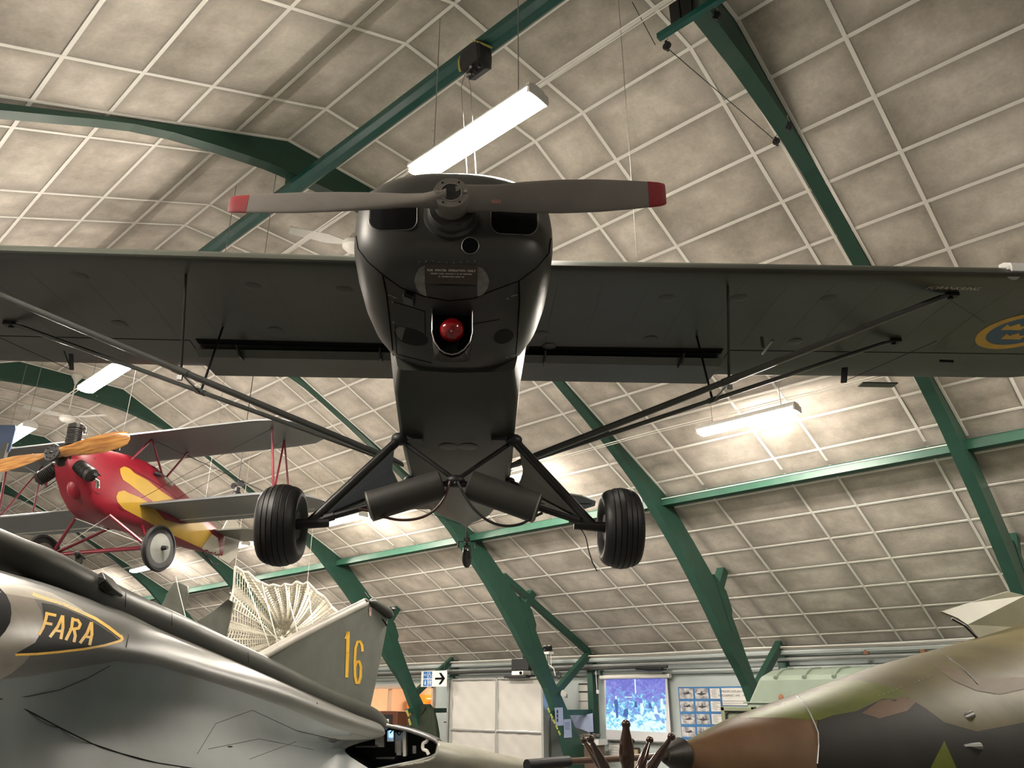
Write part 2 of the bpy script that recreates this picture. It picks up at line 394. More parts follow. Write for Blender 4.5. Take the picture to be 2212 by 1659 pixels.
pa = PX(1440, 93, 2, 6.36); pulley(pa, 'black pulley at the free end of the short green bar', 0.08)
pb = PX(1676, 300, 0, archx(0) - 0.18); pulley(pb, 'black pulley hanging from the left side of the upper right arch', 0.12)
pc = PX(1704, 268, 0, archx(0) + 0.03); pulley(pc, 'black pulley hooked on the right side of the upper right arch', 0.10)
pd = PX(1548, 28, 0, archx(0) + 0.03); pulley(pd, 'black pulley at the top end of the upper right arch', 0.12)
def cable(pts, r, label, m=None, name='cable', cat='cable'):
    return tag(MB().tube(pts, r, 6).build(name, m or M_ROPE), label, cat)
cable([pa + Vector((0, 0, -0.05)), pb + Vector((0, 0, -0.03))], 0.004, 'thin dark rope stretched between two pulleys at the upper right', M_BLACKSAT, 'rope', 'rope')
cable([pa - RH * .09 + Vector((0, 0, -.02)), PX(1366, 5, 2, 6.9)], 0.003, 'thin dark rope running up from the green bar pulley', M_BLACKSAT, 'rope', 'rope')

# ---------------------------------------------------------------- fluorescent lights
M_GLOW = mat('tube glow', (1, 0.95, 0.9), 0.4, var=0, emit=(LAMPC, LAMP))
M_HOUS = mat('lamp housing', (0.62, 0.60, 0.56), 0.4, 0, 0.03)
def fixture(x, y, z, label, cord=0.0):
    L = 1.27
    t = thing('fluorescent_lamp', label, 'lamp', (x, y, z), 'fluorescent lamps')
    h = MB().loft([[Vector((s_, a, b)) for a, b in ((-0.05, 0.06), (0.05, 0.06), (0.09, 0.03), (0.112, 0.004), (0.112, -0.013), (-0.112, -0.013), (-0.112, 0.004), (-0.09, 0.03))] for s_ in (-L / 2, L / 2)])
    h.build('housing', M_HOUS, t)
    MB().loft([[Vector((s_, a, b)) for a, b in ((-0.106, 0.004), (0.106, 0.004), (0.108, -0.006), (0.10, -0.04), (0.06, -0.062), (0, -0.068), (-0.06, -0.062), (-0.10, -0.04), (-0.108, -0.006))] for s_ in (-L / 2 + 0.02, L / 2 - 0.02)]).build('diffuser', M_GLOW, t)
    for s_ in (-1, 1): MB().box((s_ * (L / 2 - 0.006), 0, -0.012), (0.03, 0.21, 0.08)).build('end_cap', M_HOUS, t, bevel=0.006)
    for s_ in (-0.45, 0.45): MB().tube([(s_, 0, 0.05), (s_, 0, ceil_z(y) - z)], 0.004, 5).build('hanger', M_ROPE, t)
    return t
LROWA = [(-3.33, 'long bright fluorescent lamp above the propeller, nearest the camera'), (-6.75, 'fluorescent lamp hidden above the grey wing'), (-10.15, 'bright fluorescent lamp just under the grey wing trailing edge at the left'),
         (-13.6, 'bright fluorescent lamp beside the left ceiling fan'), (-17.0, 'fluorescent lamp beyond the biplane upper wing'), (3.5, 'unseen fluorescent lamp added behind the camera to light the propeller')]  # the last lamp is added out of view to brighten the propeller front
LROWB = [(-3.86, 'bright fluorescent lamp on the right between the two arches, under the grey wing'), (-7.95, 'fluorescent lamp half hidden behind the right landing gear fairing'), (-12.05, 'bright fluorescent lamp behind the left landing gear axle'),
         (-16.2, 'small bright fluorescent lamp beside the biplane rudder'), (-20.6, 'small distant fluorescent lamp below the biplane wheel'), (-24.8, 'farthest fluorescent lamp of the right hand row'), (0.3, 'fluorescent lamp beside the camera on the right')]
for x, l in LROWA: fixture(x, 3.2, 5.50, l)
for x, l in LROWB: fixture(x, 8.4, 4.74, l)
def inframe(p, mgn=60):
    d = Vector(p) - EYE; z = d.dot(FV)
    if z <= 0: return False
    return -mgn < 1106 + FPX * d.dot(RH) / z < 2212 + mgn and -mgn < 829.5 + FPX * d.dot(DV) / z < 1659 + mgn
NAMC = ['first', 'second', 'third', 'fourth', 'fifth', 'sixth', 'seventh']
k = 0
for x in (-3.86, -7.95, -12.05, -16.2, -20.6):
    if not inframe((x, -0.3, 4.74), 120): fixture(x, -0.3, 4.74, '%s fluorescent lamp of the left hand row, outside the picture' % NAMC[k]); k += 1
# conduits that carry the lamps
def conduit(y, z, x0, x1, label, sag=0.0):
    pts = [(x0 + (x1 - x0) * i / 12, y, z + 0.02 * math.sin(i * 2.1)) for i in range(13)]
    mb = MB().tube(pts, 0.007, 6).tube([(p[0], p[1] + 0.03, p[2] - 0.015) for p in pts], 0.0045, 5)
    o = mb.build('conduit', M_BAR); tag(o, label, 'conduit', 'white cable runs')
conduit(3.26, 5.66, 4.0, -22, 'white cable run above the lamps along the top of the hall')
conduit(8.46, 4.90, 4.0, -24, 'white cable run carrying the right hand row of lamps')

# ---------------------------------------------------------------- ceiling fans
def fan(x, y, z, rot, label):
    t = thing('ceiling_fan', label, 'fan', (x, y, z), 'ceiling fans')
    top = ceil_z(y) - z
    MB().lathe((0, 0, top - 0.16), (0, 0, 1), [(0, 0.02), (0.06, 0.04), (0.15, 0.1), (0.16, 0.1)], 18).build('canopy', M_WHITE, t, smooth=True)
    MB().tube([(0, 0, 0.05), (0, 0, top - 0.1)], 0.012, 8).build('rod', M_WHITE, t)
    MB().lathe((0, 0, -0.09), (0, 0, 1), [(0, 0.04), (0.02, 0.1), (0.05, 0.13), (0.1, 0.13), (0.14, 0.08), (0.24, 0.02)], 24).build('motor', M_WHITE, t, smooth=True)
    for k in range(3):
        a = rot + k * 2 * PI / 3; d = Vector((math.cos(a), math.sin(a), 0)); s_ = Vector((-d.y, d.x, 0.18))
        MB().prism([d * 0.1 + s_ * 0.03, d * 0.3 + s_ * 0.075, d * 0.72 + s_ * 0.055, d * 0.72 - s_ * 0.055, d * 0.3 - s_ * 0.075, d * 0.1 - s_ * 0.03], (0, 0, 0.008)).build('blade', M_WHITE, t)
p = PX(146, 902, 1, 4.1); fan(p.x, 4.1, p.z, 0.6, 'white ceiling fan at the left above the biplane engine')
p = PX(765, 528, 1, 4.3); fan(p.x, 4.3, p.z, 2.2, 'white ceiling fan half hidden behind the engine cowling')
# ================================================================ the grey high wing aeroplane overhead
TH = R(2.5)
CB = FH * math.cos(TH) - RH * math.sin(TH); CR = CB.cross(UP)
HUB = EYE + ray(975, 430) * 3.31
CM = Matrix(((CR.x, CB.x, 0, HUB.x), (CR.y, CB.y, 0, HUB.y), (CR.z, CB.z, 1, HUB.z), (0, 0, 0, 1)))
CMI = CM.inverted()
def C(px, py, y=None, z=None, x=None):
    "point of the aeroplane's own frame (x right, y back, z up) seen at a pixel, on the given local plane"
    o = CMI @ EYE; d = CMI.to_3x3() @ ray(px, py)
    k = (y - o.y) / d.y if y is not None else ((z - o.z) / d.z if z is not None else (x - o.x) / d.x)
    return o + d * k
cub = thing('high_wing_aeroplane', 'dark olive grey high wing aeroplane hanging overhead with a two blade propeller and fat tyres', 'aeroplane', M=CM)
# ---- cowling
CS = [(0.125, .25, .12, .15), (0.13, .32, .17, .19), (0.145, .375, .225, .235), (0.175, .41, .265, .268), (0.22, .445, .305, .30), (0.30, .460, .33, .335), (0.45, .463, .345, .385), (0.62, .458, .355, .42), (0.78, .44, .36, .435), (0.93, .405, .36, .42), (1.0, .385, .36, .405)]
def cowl_ring(y, rx, zt, zb, n=64, g=1.0): return super_ring(y, 0.005, 0.0, rx * g, zt * g, zb * g, n, 2.5, 2.9)
cowl = MB().loft([cowl_ring(*c) for c in CS]).build('cowling', M_COWL, cub, smooth=True)
sm = MB()
def cs_at(y):
    for a, b in zip(CS, CS[1:]):
        if a[0] <= y <= b[0]:
            f = (y - a[0]) / (b[0] - a[0]); return tuple(a[k] + (b[k] - a[k]) * f for k in range(4))
def ring_arc(y0, y1, a0, a1, n=30, g=1.003):
    pts = []
    for i in range(n):
        f = i / (n - 1); r_ = cowl_ring(*cs_at(y0 + (y1 - y0) * f), n=360, g=g); pts.append(r_[int((a0 + (a1 - a0) * f)) % 360])
    return pts
# nose bowl seam, then the hinge lines of the side doors
def seam_y(a): return 0.36 + 0.10 * abs(math.sin(R(a)))
pts = []
for a in range(182, 359, 4): pts.append(cowl_ring(*cs_at(seam_y(a)), n=360, g=1.003)[a])
sm.tube(ring_arc(0.98, 0.98, 200, 340), 0.004, 5)
sm.build('panel_gap', M_BLACK, cowl)
# decals laid on real surfaces: outline given by sight lines, every vertex dropped onto the surface
bpy.context.view_layer.update()
def bvh_of(objs):
    vs = []; fs = []
    for o in objs:
        k = len(vs); mw = o.matrix_world
        vs += [mw @ v.co for v in o.data.vertices]; fs += [[k + i for i in p.vertices] for p in o.data.polygons]
    return BVHTree.FromPolygons(vs, fs)
def resample(pts, step):
    out = []
    for a, b in zip(pts, pts[1:] + pts[:1]):
        n = max(1, int(math.dist(a, b) / step)); out += [(a[0] + (b[0] - a[0]) * i / n, a[1] + (b[1] - a[1]) * i / n) for i in range(n)]
    return out
def inside(p, poly):
    c = False; n = len(poly)
    for i in range(n):
        a, b = poly[i], poly[(i + 1) % n]
        if (a[1] > p[1]) != (b[1] > p[1]) and p[0] < (b[0] - a[0]) * (p[1] - a[1]) / (b[1] - a[1]) + a[0]: c = not c
    return c
def decal(bvh, outlines, m, name, parent, off=0.002, step=6, label=None):
    mb = MB()
    for ol in outlines:
        ol = list(ol); b = resample(ol, step); n = len(b); pts = [Vector(p) for p in b]
        x0, x1 = min(p[0] for p in ol), max(p[0] for p in ol); y0, y1 = min(p[1] for p in ol), max(p[1] for p in ol)
        y = y0 + step / 2
        while y < y1:
            x = x0 + step / 2
            while x < x1:
                if inside((x, y), ol) and min((Vector((x, y)) - q).length for q in pts[:n]) > step * 0.4: pts.append(Vector((x, y)))
                x += step
            y += step
        v, e, f, *_ = delaunay_2d_cdt(pts, [(i, (i + 1) % n) for i in range(n)], [], 1, 1e-4)
        V3 = []
        for q in v:
            d = ray(q.x, q.y).normalized(); h = bvh.ray_cast(EYE, d)
            V3.append(None if h[0] is None else h[0] - d * off)
        ok = [t for t in f if all(V3[i] is not None for i in t)]
        mb.add([p if p is not None else Vector((0, 0, -50)) for p in V3], ok)
    inv = parent.matrix_world.inverted() if parent else Matrix()
    used = sorted({i for f in mb.f for i in f}); rm = {o: i for i, o in enumerate(used)}
    if not used: return None
    mb.v = [inv @ mb.v[i] for i in used]; mb.f = [[rm[i] for i in f] for f in mb.f]
    return mb.build(name, m, parent, label=label, smooth=True)
def rr(x0, y0, x1, y1, r, sk=0):
    pts = []
    for cx_, cy_, a0 in ((x1 - r, y1 - r, 0), (x0 + r, y1 - r, 90), (x0 + r, y0 + r, 180), (x1 - r, y0 + r, 270)):
        pts += [(cx_ + r * math.cos(R(a0 + t)), cy_ + r * math.sin(R(a0 + t)) + sk * (cx_ - x0)) for t in range(0, 91, 18)]
    return pts
def stroke(pts, w_):
    "chain of small closed outlines along an open polyline in sight-line coordinates"
    out = []
    for p, q in zip(pts, pts[1:]):
        d = Vector((q[0] - p[0], q[1] - p[1])); L_ = d.length; d /= L_; n_ = Vector((-d.y, d.x)) * w_ / 2; e_ = d * w_ * .22
        out.append([(p[0] - e_.x + n_.x, p[1] - e_.y + n_.y), (q[0] + e_.x + n_.x, q[1] + e_.y + n_.y), (q[0] + e_.x - n_.x, q[1] + e_.y - n_.y), (p[0] - e_.x - n_.x, p[1] - e_.y - n_.y)])
    return out
def ell(cx_, cy_, a, b, n=28, rot=0):
    return [(cx_ + a * math.cos(t) * math.cos(rot) - b * math.sin(t) * math.sin(rot), cy_ + a * math.cos(t) * math.sin(rot) + b * math.sin(t) * math.cos(rot)) for t in [2 * PI * k / n for k in range(n)]]
BC = bvh_of([cowl])
decal(BC, [rr(799, 424, 899, 496, 20, -0.02)], M_BLACK, 'air_inlet', cowl, 0.003)
decal(BC, [rr(1062, 424, 1160, 502, 22, 0.05)], M_BLACK, 'air_inlet', cowl, 0.003)
decal(BC, [ell(1015.5, 530.5, 17.5, 17)], M_BLACK, 'air_inlet', cowl, 0.003, 4)
def rim(px, m, r, nm, par, off=0.002, bvh=None, close=True):
    pts = []
    for q in (px + px[:1] if close else px):
        d = ray(*q).normalized(); h = (bvh or BC).ray_cast(EYE, d)
        if h[0] is not None: pts.append(par.matrix_world.inverted() @ (h[0] - d * off))
    if len(pts) > 2: MB().tube(pts, r, 5).build(nm, m, par)
for q in (rr(797, 422, 901, 498, 21, -0.02), rr(1060, 422, 1162, 504, 23, 0.05), ell(1015.5, 530.5, 18.5, 18)): rim(q, M_DULLST, 0.002, 'inlet_rim', cowl)
def dense(pts, k=6): return [(a[0] + (b[0] - a[0]) * i / k, a[1] + (b[1] - a[1]) * i / k) for a, b in zip(pts, pts[1:]) for i in range(k)] + [pts[-1]]
for q, r_ in (([(769, 510), (774, 538), (795, 566), (827, 594), (865, 621), (914, 640), (968, 650), (1023, 645), (1061, 629), (1121, 607), (1160, 578), (1186, 547), (1190, 515)], .0028), ([(827, 594), (836, 640), (845, 720), (852, 790)], .004), ([(1121, 607), (1122, 650), (1118, 730), (1112, 792)], .004),
              ([(846, 651), (880, 661), (918, 673), (919, 722)], .002), ([(854, 703), (857, 765), (895, 775), (933, 784)], .002), ([(1022, 700), (1080, 690)], .0015)):
    rim(dense(q), M_BLACK, r_, 'panel_gap', cowl, .001, close=False)
for k in range(9): 
    hq = BC.ray_cast(EYE, ray(905 + k * 15, 566 - 2 * math.sin(k)).normalized())
    if hq[0]: MB().ball(CMI @ hq[0], .003, 6).build('rivet', M_DULLST, cowl)
# hub, propeller
def station(s_, x, ch, beta, th):
    c, sn = math.cos(R(beta)), math.sin(R(beta)); out = []
    for k in range(20):
        t = 2 * PI * k / 20; u = math.cos(t) * ch / 2; w = math.sin(t) * th / 2 * (1 - 0.25 * math.cos(t))
        out.append(Vector((s_ * x, -s_ * (u * sn) * 1.0 + w * c, u * c + s_ * w * sn)))
    return out
prop = thing('propeller', None, None); del_keys = [k for k in ('label', 'category') if k in prop.keys()]
prop.parent = cub
tilt = Matrix.Rotation(R(-3.4), 4, 'Y'); prop.matrix_local = tilt
BL = [(0.02, .115, 60, .09), (.07, .12, 45, .075), (.12, .115, 34, .05), (.20, .115, 28, .034), (.32, .135, 24, .026), (.48, .148, 21, .02), (.64, .146, 18, .016), (.78, .13, 16, .013), (.86, .118, 15, .011)]
TIP = [(.86, .118, 15, .011), (.91, .108, 14.5, .01), (.93, .098, 14, .009), (.937, .085, 14, .006)]
for s_ in (-1, 1):
    MB().loft([station(s_, *b) for b in BL]).build('blade', M_PROP, prop, smooth=True)
    MB().loft([station(s_, b[0], b[1] + .0015, b[2], b[3] + .0015) for b in TIP]).build('red_tip', M_RED, prop, smooth=True, label='dark red painted blade tip')
hb = MB().lathe((0, -0.048, 0), (0, 1, 0), [(0, 0.044), (0.0, 0.074), (0.012, 0.078), (0.05, 0.080), (0.10, 0.070)], 40)
hb.build('hub', M_PROP, prop, smooth=True)
MB().lathe((0, -0.051, 0), (0, 1, 0), [(0.0, 0.0425), (0.0, 0.046), (0.004, 0.047)], 40, cap=False).build('hub_ring', M_STEEL, prop)
MB().lathe((0, -0.0495, 0), (0, 1, 0), [(0, 0.042), (0.0005, 0.0425)], 32).build('hub_bore', M_BLACKSAT, prop)
bo = MB()
for a in (0, 180): bo.lathe((0.061 * math.cos(R(a)), -0.056, 0.061 * math.sin(R(a))), (0, 1, 0), [(0, 0.006), (0.001, 0.0085), (0.01, 0.0085)], 12)
bo.build('hub_bolt', M_STEEL, prop)
bo = MB()
for a in (55, 125, 235, 305): bo.lathe((0.061 * math.cos(R(a)), -0.0495, 0.061 * math.sin(R(a))), (0, 1, 0), [(0, 0.0045), (0.003, 0.0045)], 10)
bo.build('hub_hole', M_BLACK, prop)
decl = MB().bar((0.17, -0.031, -0.040), (0.21, -0.031, -0.040), 0.002, 0.02); decl.build('data_plate', mat('worn pink sticker', (0.2, 0.10, 0.09), 0.5), prop)
MB().lathe((0, 0.03, 0), (0, 1, 0), [(0, 0.066), (0.03, 0.072), (0.034, 0.098), (0.05, 0.108), (0.07, 0.108), (0.074, 0.125), (0.11, 0.128)], 40).build('crankshaft_flange', M_COWL, cub, smooth=True)
# winter baffle plate with lettering, metal cheeks
ch = mat('bare metal cheek', (0.20, 0.20, 0.19), 0.35, 0.6, 0.25, 30)
decal(BC, [[(918, 573), (905, 580), (898, 592), (895, 606), (899, 622), (908, 634), (922, 641), (918, 615)]], ch, 'baffle_cheek', cowl, 0.004, 5)
decal(BC, [[(1030, 574), (1043, 580), (1052, 592), (1057, 606), (1054, 622), (1044, 636), (1032, 641), (1030, 612)]], ch, 'baffle_cheek', cowl, 0.004, 5)
def onc(px, py, off=0.0):
    d = ray(px, py).normalized(); h = BC.ray_cast(EYE, d); return CMI @ (h[0] - d * off)
yb = onc(975, 590).y
a, b, c_, d_ = C(919, 571, y=yb - .030), C(1031, 573, y=yb - .030), C(1031, 614, y=yb - .012), C(919, 612, y=yb - .012)
nrm = (b - a).cross(d_ - a).normalized()
if nrm.y > 0: nrm = -nrm
pl = MB().prism([a, b, c_, d_], nrm * -0.03).build('baffle_plate', mat('baffle brown black', (0.030, 0.020, 0.017), 0.45, 0, 0.15, 20), cowl, label='dark brown plate lettered FOR WINTER OPERATION ONLY')
xv = (b - a).normalized(); yv = (a - d_).normalized(); cen = (a + b + c_ + d_) / 4
def frame(o, x, y): z = x.cross(y).normalized(); return Matrix(((x.x, y.x, z.x, o.x), (x.y, y.y, z.y, o.y), (x.z, y.z, z.z, o.z), (0, 0, 0, 1)))
tx = MB()
text_mesh(tx, 'FOR  WINTER  OPERATION  ONLY', 0.0135, frame(cen + yv * 0.016 + nrm * 0.001, xv, yv), 0, 0.0005)
text_mesh(tx, 'REMOVE  WHEN  AIRPLANE  IS  TO  BE  OPERATED', 0.0078, frame(cen + yv * 0.001 + nrm * 0.001, xv, yv), 0, 0.0005)
text_mesh(tx, 'IN  TEMPERATURES  ABOVE  40F', 0.0078, frame(cen - yv * 0.012 + nrm * 0.001, xv, yv), 0, 0.0005)
tx.build('lettering', M_CREAM, pl)
# lower scoop holding the red ball
sc = MB(); ys = onc(976, 668).y
U = [C(933, 652, y=ys), C(933, 718, y=ys), C(938, 738, y=ys), C(950, 755, y=ys), C(962, 763, y=ys), C(976, 766, y=ys), C(990, 763, y=ys), C(1003, 754, y=ys), C(1015, 738, y=ys), C(1020, 718, y=ys), C(1020, 652, y=ys)]
B_ = [C(a_, b_, y=ys + .06) if b_ < 700 else onc(a_, b_, -.004) for a_, b_ in ((933, 656), (934, 740), (936, 760), (938, 778), (952, 782), (976, 784), (998, 783), (1012, 781), (1016, 765), (1020, 740), (1021, 656))]
sc.loft([U, B_], cap=False, closed=False)
inn = [p * 0.985 + Vector((0.0, 0.004, -0.006)) for p in U]
so = sc.build('air_scoop', mat('scoop metal', (0.13, 0.13, 0.12), 0.28, 0.85, 0.15, 10), cowl, smooth=False, label='bare metal scoop under the cowling')
so.modifiers.new('s', 'SOLIDIFY').thickness = 0.004
MB().tube(U, 0.0025, 6).build('scoop_lip', M_STEEL, so)
bk = [Vector((p.x, ys + 0.035, p.z)) for p in U]
MB().add(bk, [tuple(range(len(bk)))]).build('scoop_cavity', M_BLACK, so)
ball_c = C(976, 713, y=ys - 0.005)
bl = MB().ball(ball_c, 0.0545, 28).build('intake_plug', M_BALL, cub, smooth=True, label='glossy red ball plugging the scoop')
MB().lathe(ball_c + Vector((0, -0.047, -0.028)), (0, 0.82, 0.5), [(0, 0.004), (0.002, 0.006), (0.004, 0.006)], 12).build('plug_stud', M_DULLST, bl)
# small cowling details: cooling slot, ports, drain scoop, latches
decal(BC, [[(884, 786), (890, 790), (925, 797), (960, 800), (995, 801), (1030, 799), (1062, 794), (1077, 799), (1078, 806), (980, 804.5), (930, 804), (890, 801)]], M_BLACK, 'cooling_slot', cowl, 0.004, 6)
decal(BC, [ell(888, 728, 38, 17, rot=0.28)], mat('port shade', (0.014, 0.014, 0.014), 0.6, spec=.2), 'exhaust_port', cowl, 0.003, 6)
decal(BC, [[(853, 712), (862, 706), (876, 707), (872, 720), (868, 736), (858, 728)]], mat('port bright crescent', (0.10, 0.10, 0.098), 0.5), 'port_crescent', cowl, 0.004, 4)  # shade and bright crescent of the sunken port put into the colour
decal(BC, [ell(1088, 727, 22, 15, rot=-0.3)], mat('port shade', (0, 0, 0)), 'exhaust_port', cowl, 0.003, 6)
q = onc(884, 646, .012); MB().box(q, (0.05, 0.07, 0.03), M=Matrix.Rotation(0.35, 3, 'Y')).build('drain_scoop', M_COWL, cowl, bevel=0.003)
MB().box(q + Vector((0, -0.037, 0.0)), (0.04, 0.004, 0.022), M=Matrix.Rotation(0.35, 3, 'Y')).build('drain_mouth', M_BLACK, cowl)
for px_, py_ in ((852, 642), (869, 773), (1097, 645), (1095, 772), (848, 652), (850, 696), (948, 578)):
    d = ray(px_, py_).normalized(); h = BC.ray_cast(EYE, d)
    if h[0]: MB().ball(CMI @ h[0], 0.005, 8).build('fastener', M_DULLST, cowl)
for p_, q_ in (((838, 636), (858, 644)), ((848, 768), (868, 776)), ((1104, 640), (1118, 636)), ((1102, 768), (1114, 764))):
    rim([p_, ((p_[0] + q_[0]) / 2, (p_[1] + q_[1]) / 2), q_], M_DULLST, 0.0025, 'latch', cowl, close=False)
# ---- fuselage
FS = [(0.86, .30, .385, -.435, .30), (1.05, .33, .40, -.50, .42), (1.4, .325, .385, -.615, .52), (1.8, .33, .38, -.635, .54), (2.3, .335, .37, -.64, .54), (3.0, .30, .34, -.60, .50), (3.9, .235, .27, -.50, .36), (4.8, .14, .17, -.35, .22), (5.5, .07, .09, -.22, .16), (5.95, .03, .04, -.14, .12)]
def fus_ring(y, wb, wm, zb, zt):
    c = 0.012
    belly = zb - (0.06 if y > 3.4 else 0.012)
    return [Vector(p) for p in ((c - wb, y, zb + .02), (c - wb * .93, y, zb), (c - wb * .5, y, zb * .6 + belly * .4), (c, y, belly), (c + wb * .5, y, zb * .6 + belly * .4), (c + wb * .93, y, zb), (c + wb, y, zb + .02), (c + wm, y, (zb + zt) * .35), (c + wm, y, zt * .6), (c + wm * .7, y, zt), (c, y, zt + .04), (c - wm * .7, y, zt), (c - wm, y, zt * .6), (c - wm, y, (zb + zt) * .35))]
fus = MB().loft([fus_ring(*f) for f in FS]).build('fuselage', M_OLIVE, cub, smooth=True)
bpy.context.view_layer.update()
BF = bvh_of([fus])
mdisc = mat('patch paint', (0.042, 0.044, 0.038), 0.45, 0, 0.1, 10)
for px_ in (971, 1009):
    d = ray(px_, 965).normalized(); h = BF.ray_cast(EYE, d)
    if h[0]: MB().ball(CMI @ h[0], 0.062, 20, sc=(1, 1, 0.10)).build('inspection_cover', mdisc, fus, smooth=True)
# ---- wing
def foil(x, le, ch_, zb, th):
    out = []
    N_ = 18
    up = []; lo = []
    for i in range(N_ + 1):
        s_ = (1 - math.cos(PI * i / N_)) / 2
        t = 5 * th * (0.2969 * math.sqrt(s_) - 0.126 * s_ - 0.3516 * s_ ** 2 + 0.2843 * s_ ** 3 - 0.1015 * s_ ** 4) * ch_
        cm = 0.045 * ch_ * math.sin(PI * min(1, s_ * 1.1) ** 0.8)
        up.append(Vector((x, le + s_ * ch_, zb + cm + t)))
        lo.append(Vector((x, le + s_ * ch_, zb + cm - t * 0.62)))
    return up + lo[::-1][1:-1]
WSECT = []
for x in (-5.34, -5.30, -5.18, -5.0, -4.6, -3.5, -2.0, -0.6, 0, 0.6, 2.0, 3.5, 4.6, 5.0, 5.18, 5.30, 5.34):
    a_ = abs(x); k_ = 1 if a_ <= 4.6 else math.sqrt(max(0.02, 1 - ((a_ - 4.6) / 0.75) ** 2))
    ch_ = 1.70 * k_; WSECT.append(foil(x, 1.335 + 0.55 * (1.70 - ch_), ch_, 0.485 + 0.008 * a_, 0.125 * (0.5 + 0.5 * k_)))
wing = MB().loft(WSECT).build('wing', M_OLIVE, cub, smooth=True)
bpy.context.view_layer.update()
BW = bvh_of([wing])
def onwing(px_, py_): 
    h = BW.ray_cast(EYE, ray(px_, py_).normalized()); return CMI @ h[0] if h[0] else None
def wz(x, y):
    "underside height of the wing at local x, y"
    o = CM @ Vector((x, y, -1)); h = BW.ray_cast(o, Vector((0, 0, 1))); return (CMI @ h[0]).z if h[0] else 0.47
def wline(mb, x0, y0, x1, y1, r, n=14, off=0.0):
    mb.tube([(x0 + (x1 - x0) * i / n, y0 + (y1 - y0) * i / n, wz(x0 + (x1 - x0) * i / n, y0 + (y1 - y0) * i / n) - off) for i in range(n + 1)], r, 5)
gp = MB()
for s_ in (-1, 1):
    wline(gp, s_ * 2.05, 2.55, s_ * 4.95, 2.56, 0.0035)
    wline(gp, s_ * 2.05, 2.55, s_ * 2.05, 3.03, 0.003, 6)
gp.build('aileron_gap', M_BLACK, wing)
# flaps: a slot with the flap hung just below it
for s_ in (-1, 1):
    sl = MB(); n = 10
    sl.add([(s_ * (.50 + 1.5 * i / n), yy, wz(s_ * (.50 + 1.5 * i / n), yy) - 0.002) for i in range(n + 1) for yy in (2.52, 2.60)], [(2 * i, 2 * i + 1, 2 * i + 3, 2 * i + 2) for i in range(n)])
    sl.build('flap_slot', M_BLACK, wing)
    fp = MB().loft([[Vector((x, 2.60, .455)), Vector((x, 2.64, .475)), Vector((x, 2.80, .475)), Vector((x, 3.10, .452)), Vector((x, 3.10, .447)), Vector((x, 2.70, .432))] for x in (s_ * .45, s_ * 2.02)])
    fo = fp.build('flap', M_OLIVE, wing, smooth=False)
    for hx in (.62, 1.68):
        MB().prism([(s_ * hx, 2.50, .45), (s_ * hx, 2.60, .40), (s_ * hx, 2.72, .415), (s_ * hx, 2.70, .44)], (s_ * 0.012, 0, 0)).build('hinge', M_BLACKSAT, fo)
# ribs printing through the fabric and sewn seams
ribs = MB()
for s_ in (-1, 1):
    for k in range(14):
        x = s_ * (0.62 + k * 0.30); wline(ribs, x, 1.48, x, 2.48, 0.0022, 10, -0.0010)
ribs.build('rib_tape', mdisc, wing)
for px_, py_ in ((170, 595), (545, 617), (743, 625), (258, 700), (595, 714), (1440, 643), (1597, 642), (1790, 644), (1405, 733), (1186, 748), (1168, 722), (1717, 738)):
    p = onwing(px_, py_)
    if p: MB().ball(p, 0.058, 20, sc=(1, 1, 0.13)).build('inspection_cover', mdisc, wing, smooth=True)
# stall tape marks, cables, bell crank brackets
cr = MB(); 
p = Vector((-2.98, 2.70, .44)); cr.bar(p, p + Vector((0.015, .03, -.12)), .012, .03).bar(p + Vector((-.03, -.05, 0)), p + Vector((0.015, .03, -.12)), .008, .008).tube([p + Vector((0.015, .03, -.12)), p + Vector((-.5, -.45, .02))], 0.0025, 5)
cr.build('aileron_horn', M_BLACKSAT, wing)
cr = MB(); p = Vector((3.03, 2.72, .45)); cr.bar(p, p + Vector((-.015, .03, -.12)), .012, .05).tube([p + Vector((-.015, .03, -.11)), p + Vector((.5, -.45, .03))], 0.0022, 5)
cr.build('aileron_horn', M_BLACKSAT, wing)
p = C(2030, 780, z=.46); MB().bar(p, p + Vector((.07, -.06, -.03)), .02, .02).build('balance_clip', M_BLACKSAT, wing)
p0, p1 = C(1660, 735, z=.40), C(1645, 765, z=.36)
MB().tube([C(1645, 728, z=.46), C(1648, 750, z=.40)], 0.012, 8).build('pitot_mast', M_STRUT, wing)
MB().tube([C(1647, 765, z=.38), C(1669, 735, z=.38)], 0.009, 10).build('pitot_tube', M_DULLST, wing)
MB().box(C(1900, 828, z=.46) + Vector((0, 0.03, 0)), (0.30, 0.09, 0.01)).build('trim_tab', M_OLIVE, wing)
# landing light
LLc = Vector((3.56, 1.36, .545))
ll = MB().loft([[Vector((x, 1.335 + a, .553 + b)) for a, b in ((-.012, 0), (-.005, .03), (.05, .065), (.10, .075), (.12, -.05), (.04, -.045), (-.002, -.025))] for x in (3.50, 3.95)])
ll.build('landing_light_cover', mat('clear cover', (0.75, 0.75, 0.73), 0.08, 0.2, 0.05, coat=0.5), wing, smooth=True)
MB().lathe((3.52, 1.37, .53), (0, -1, -0.2), [(-.02, .02), (0.0, .045), (0.015, .05)], 20).build('landing_light', mat('mirror', (0.9, 0.88, 0.85), 0.06, 1.0, 0), wing)
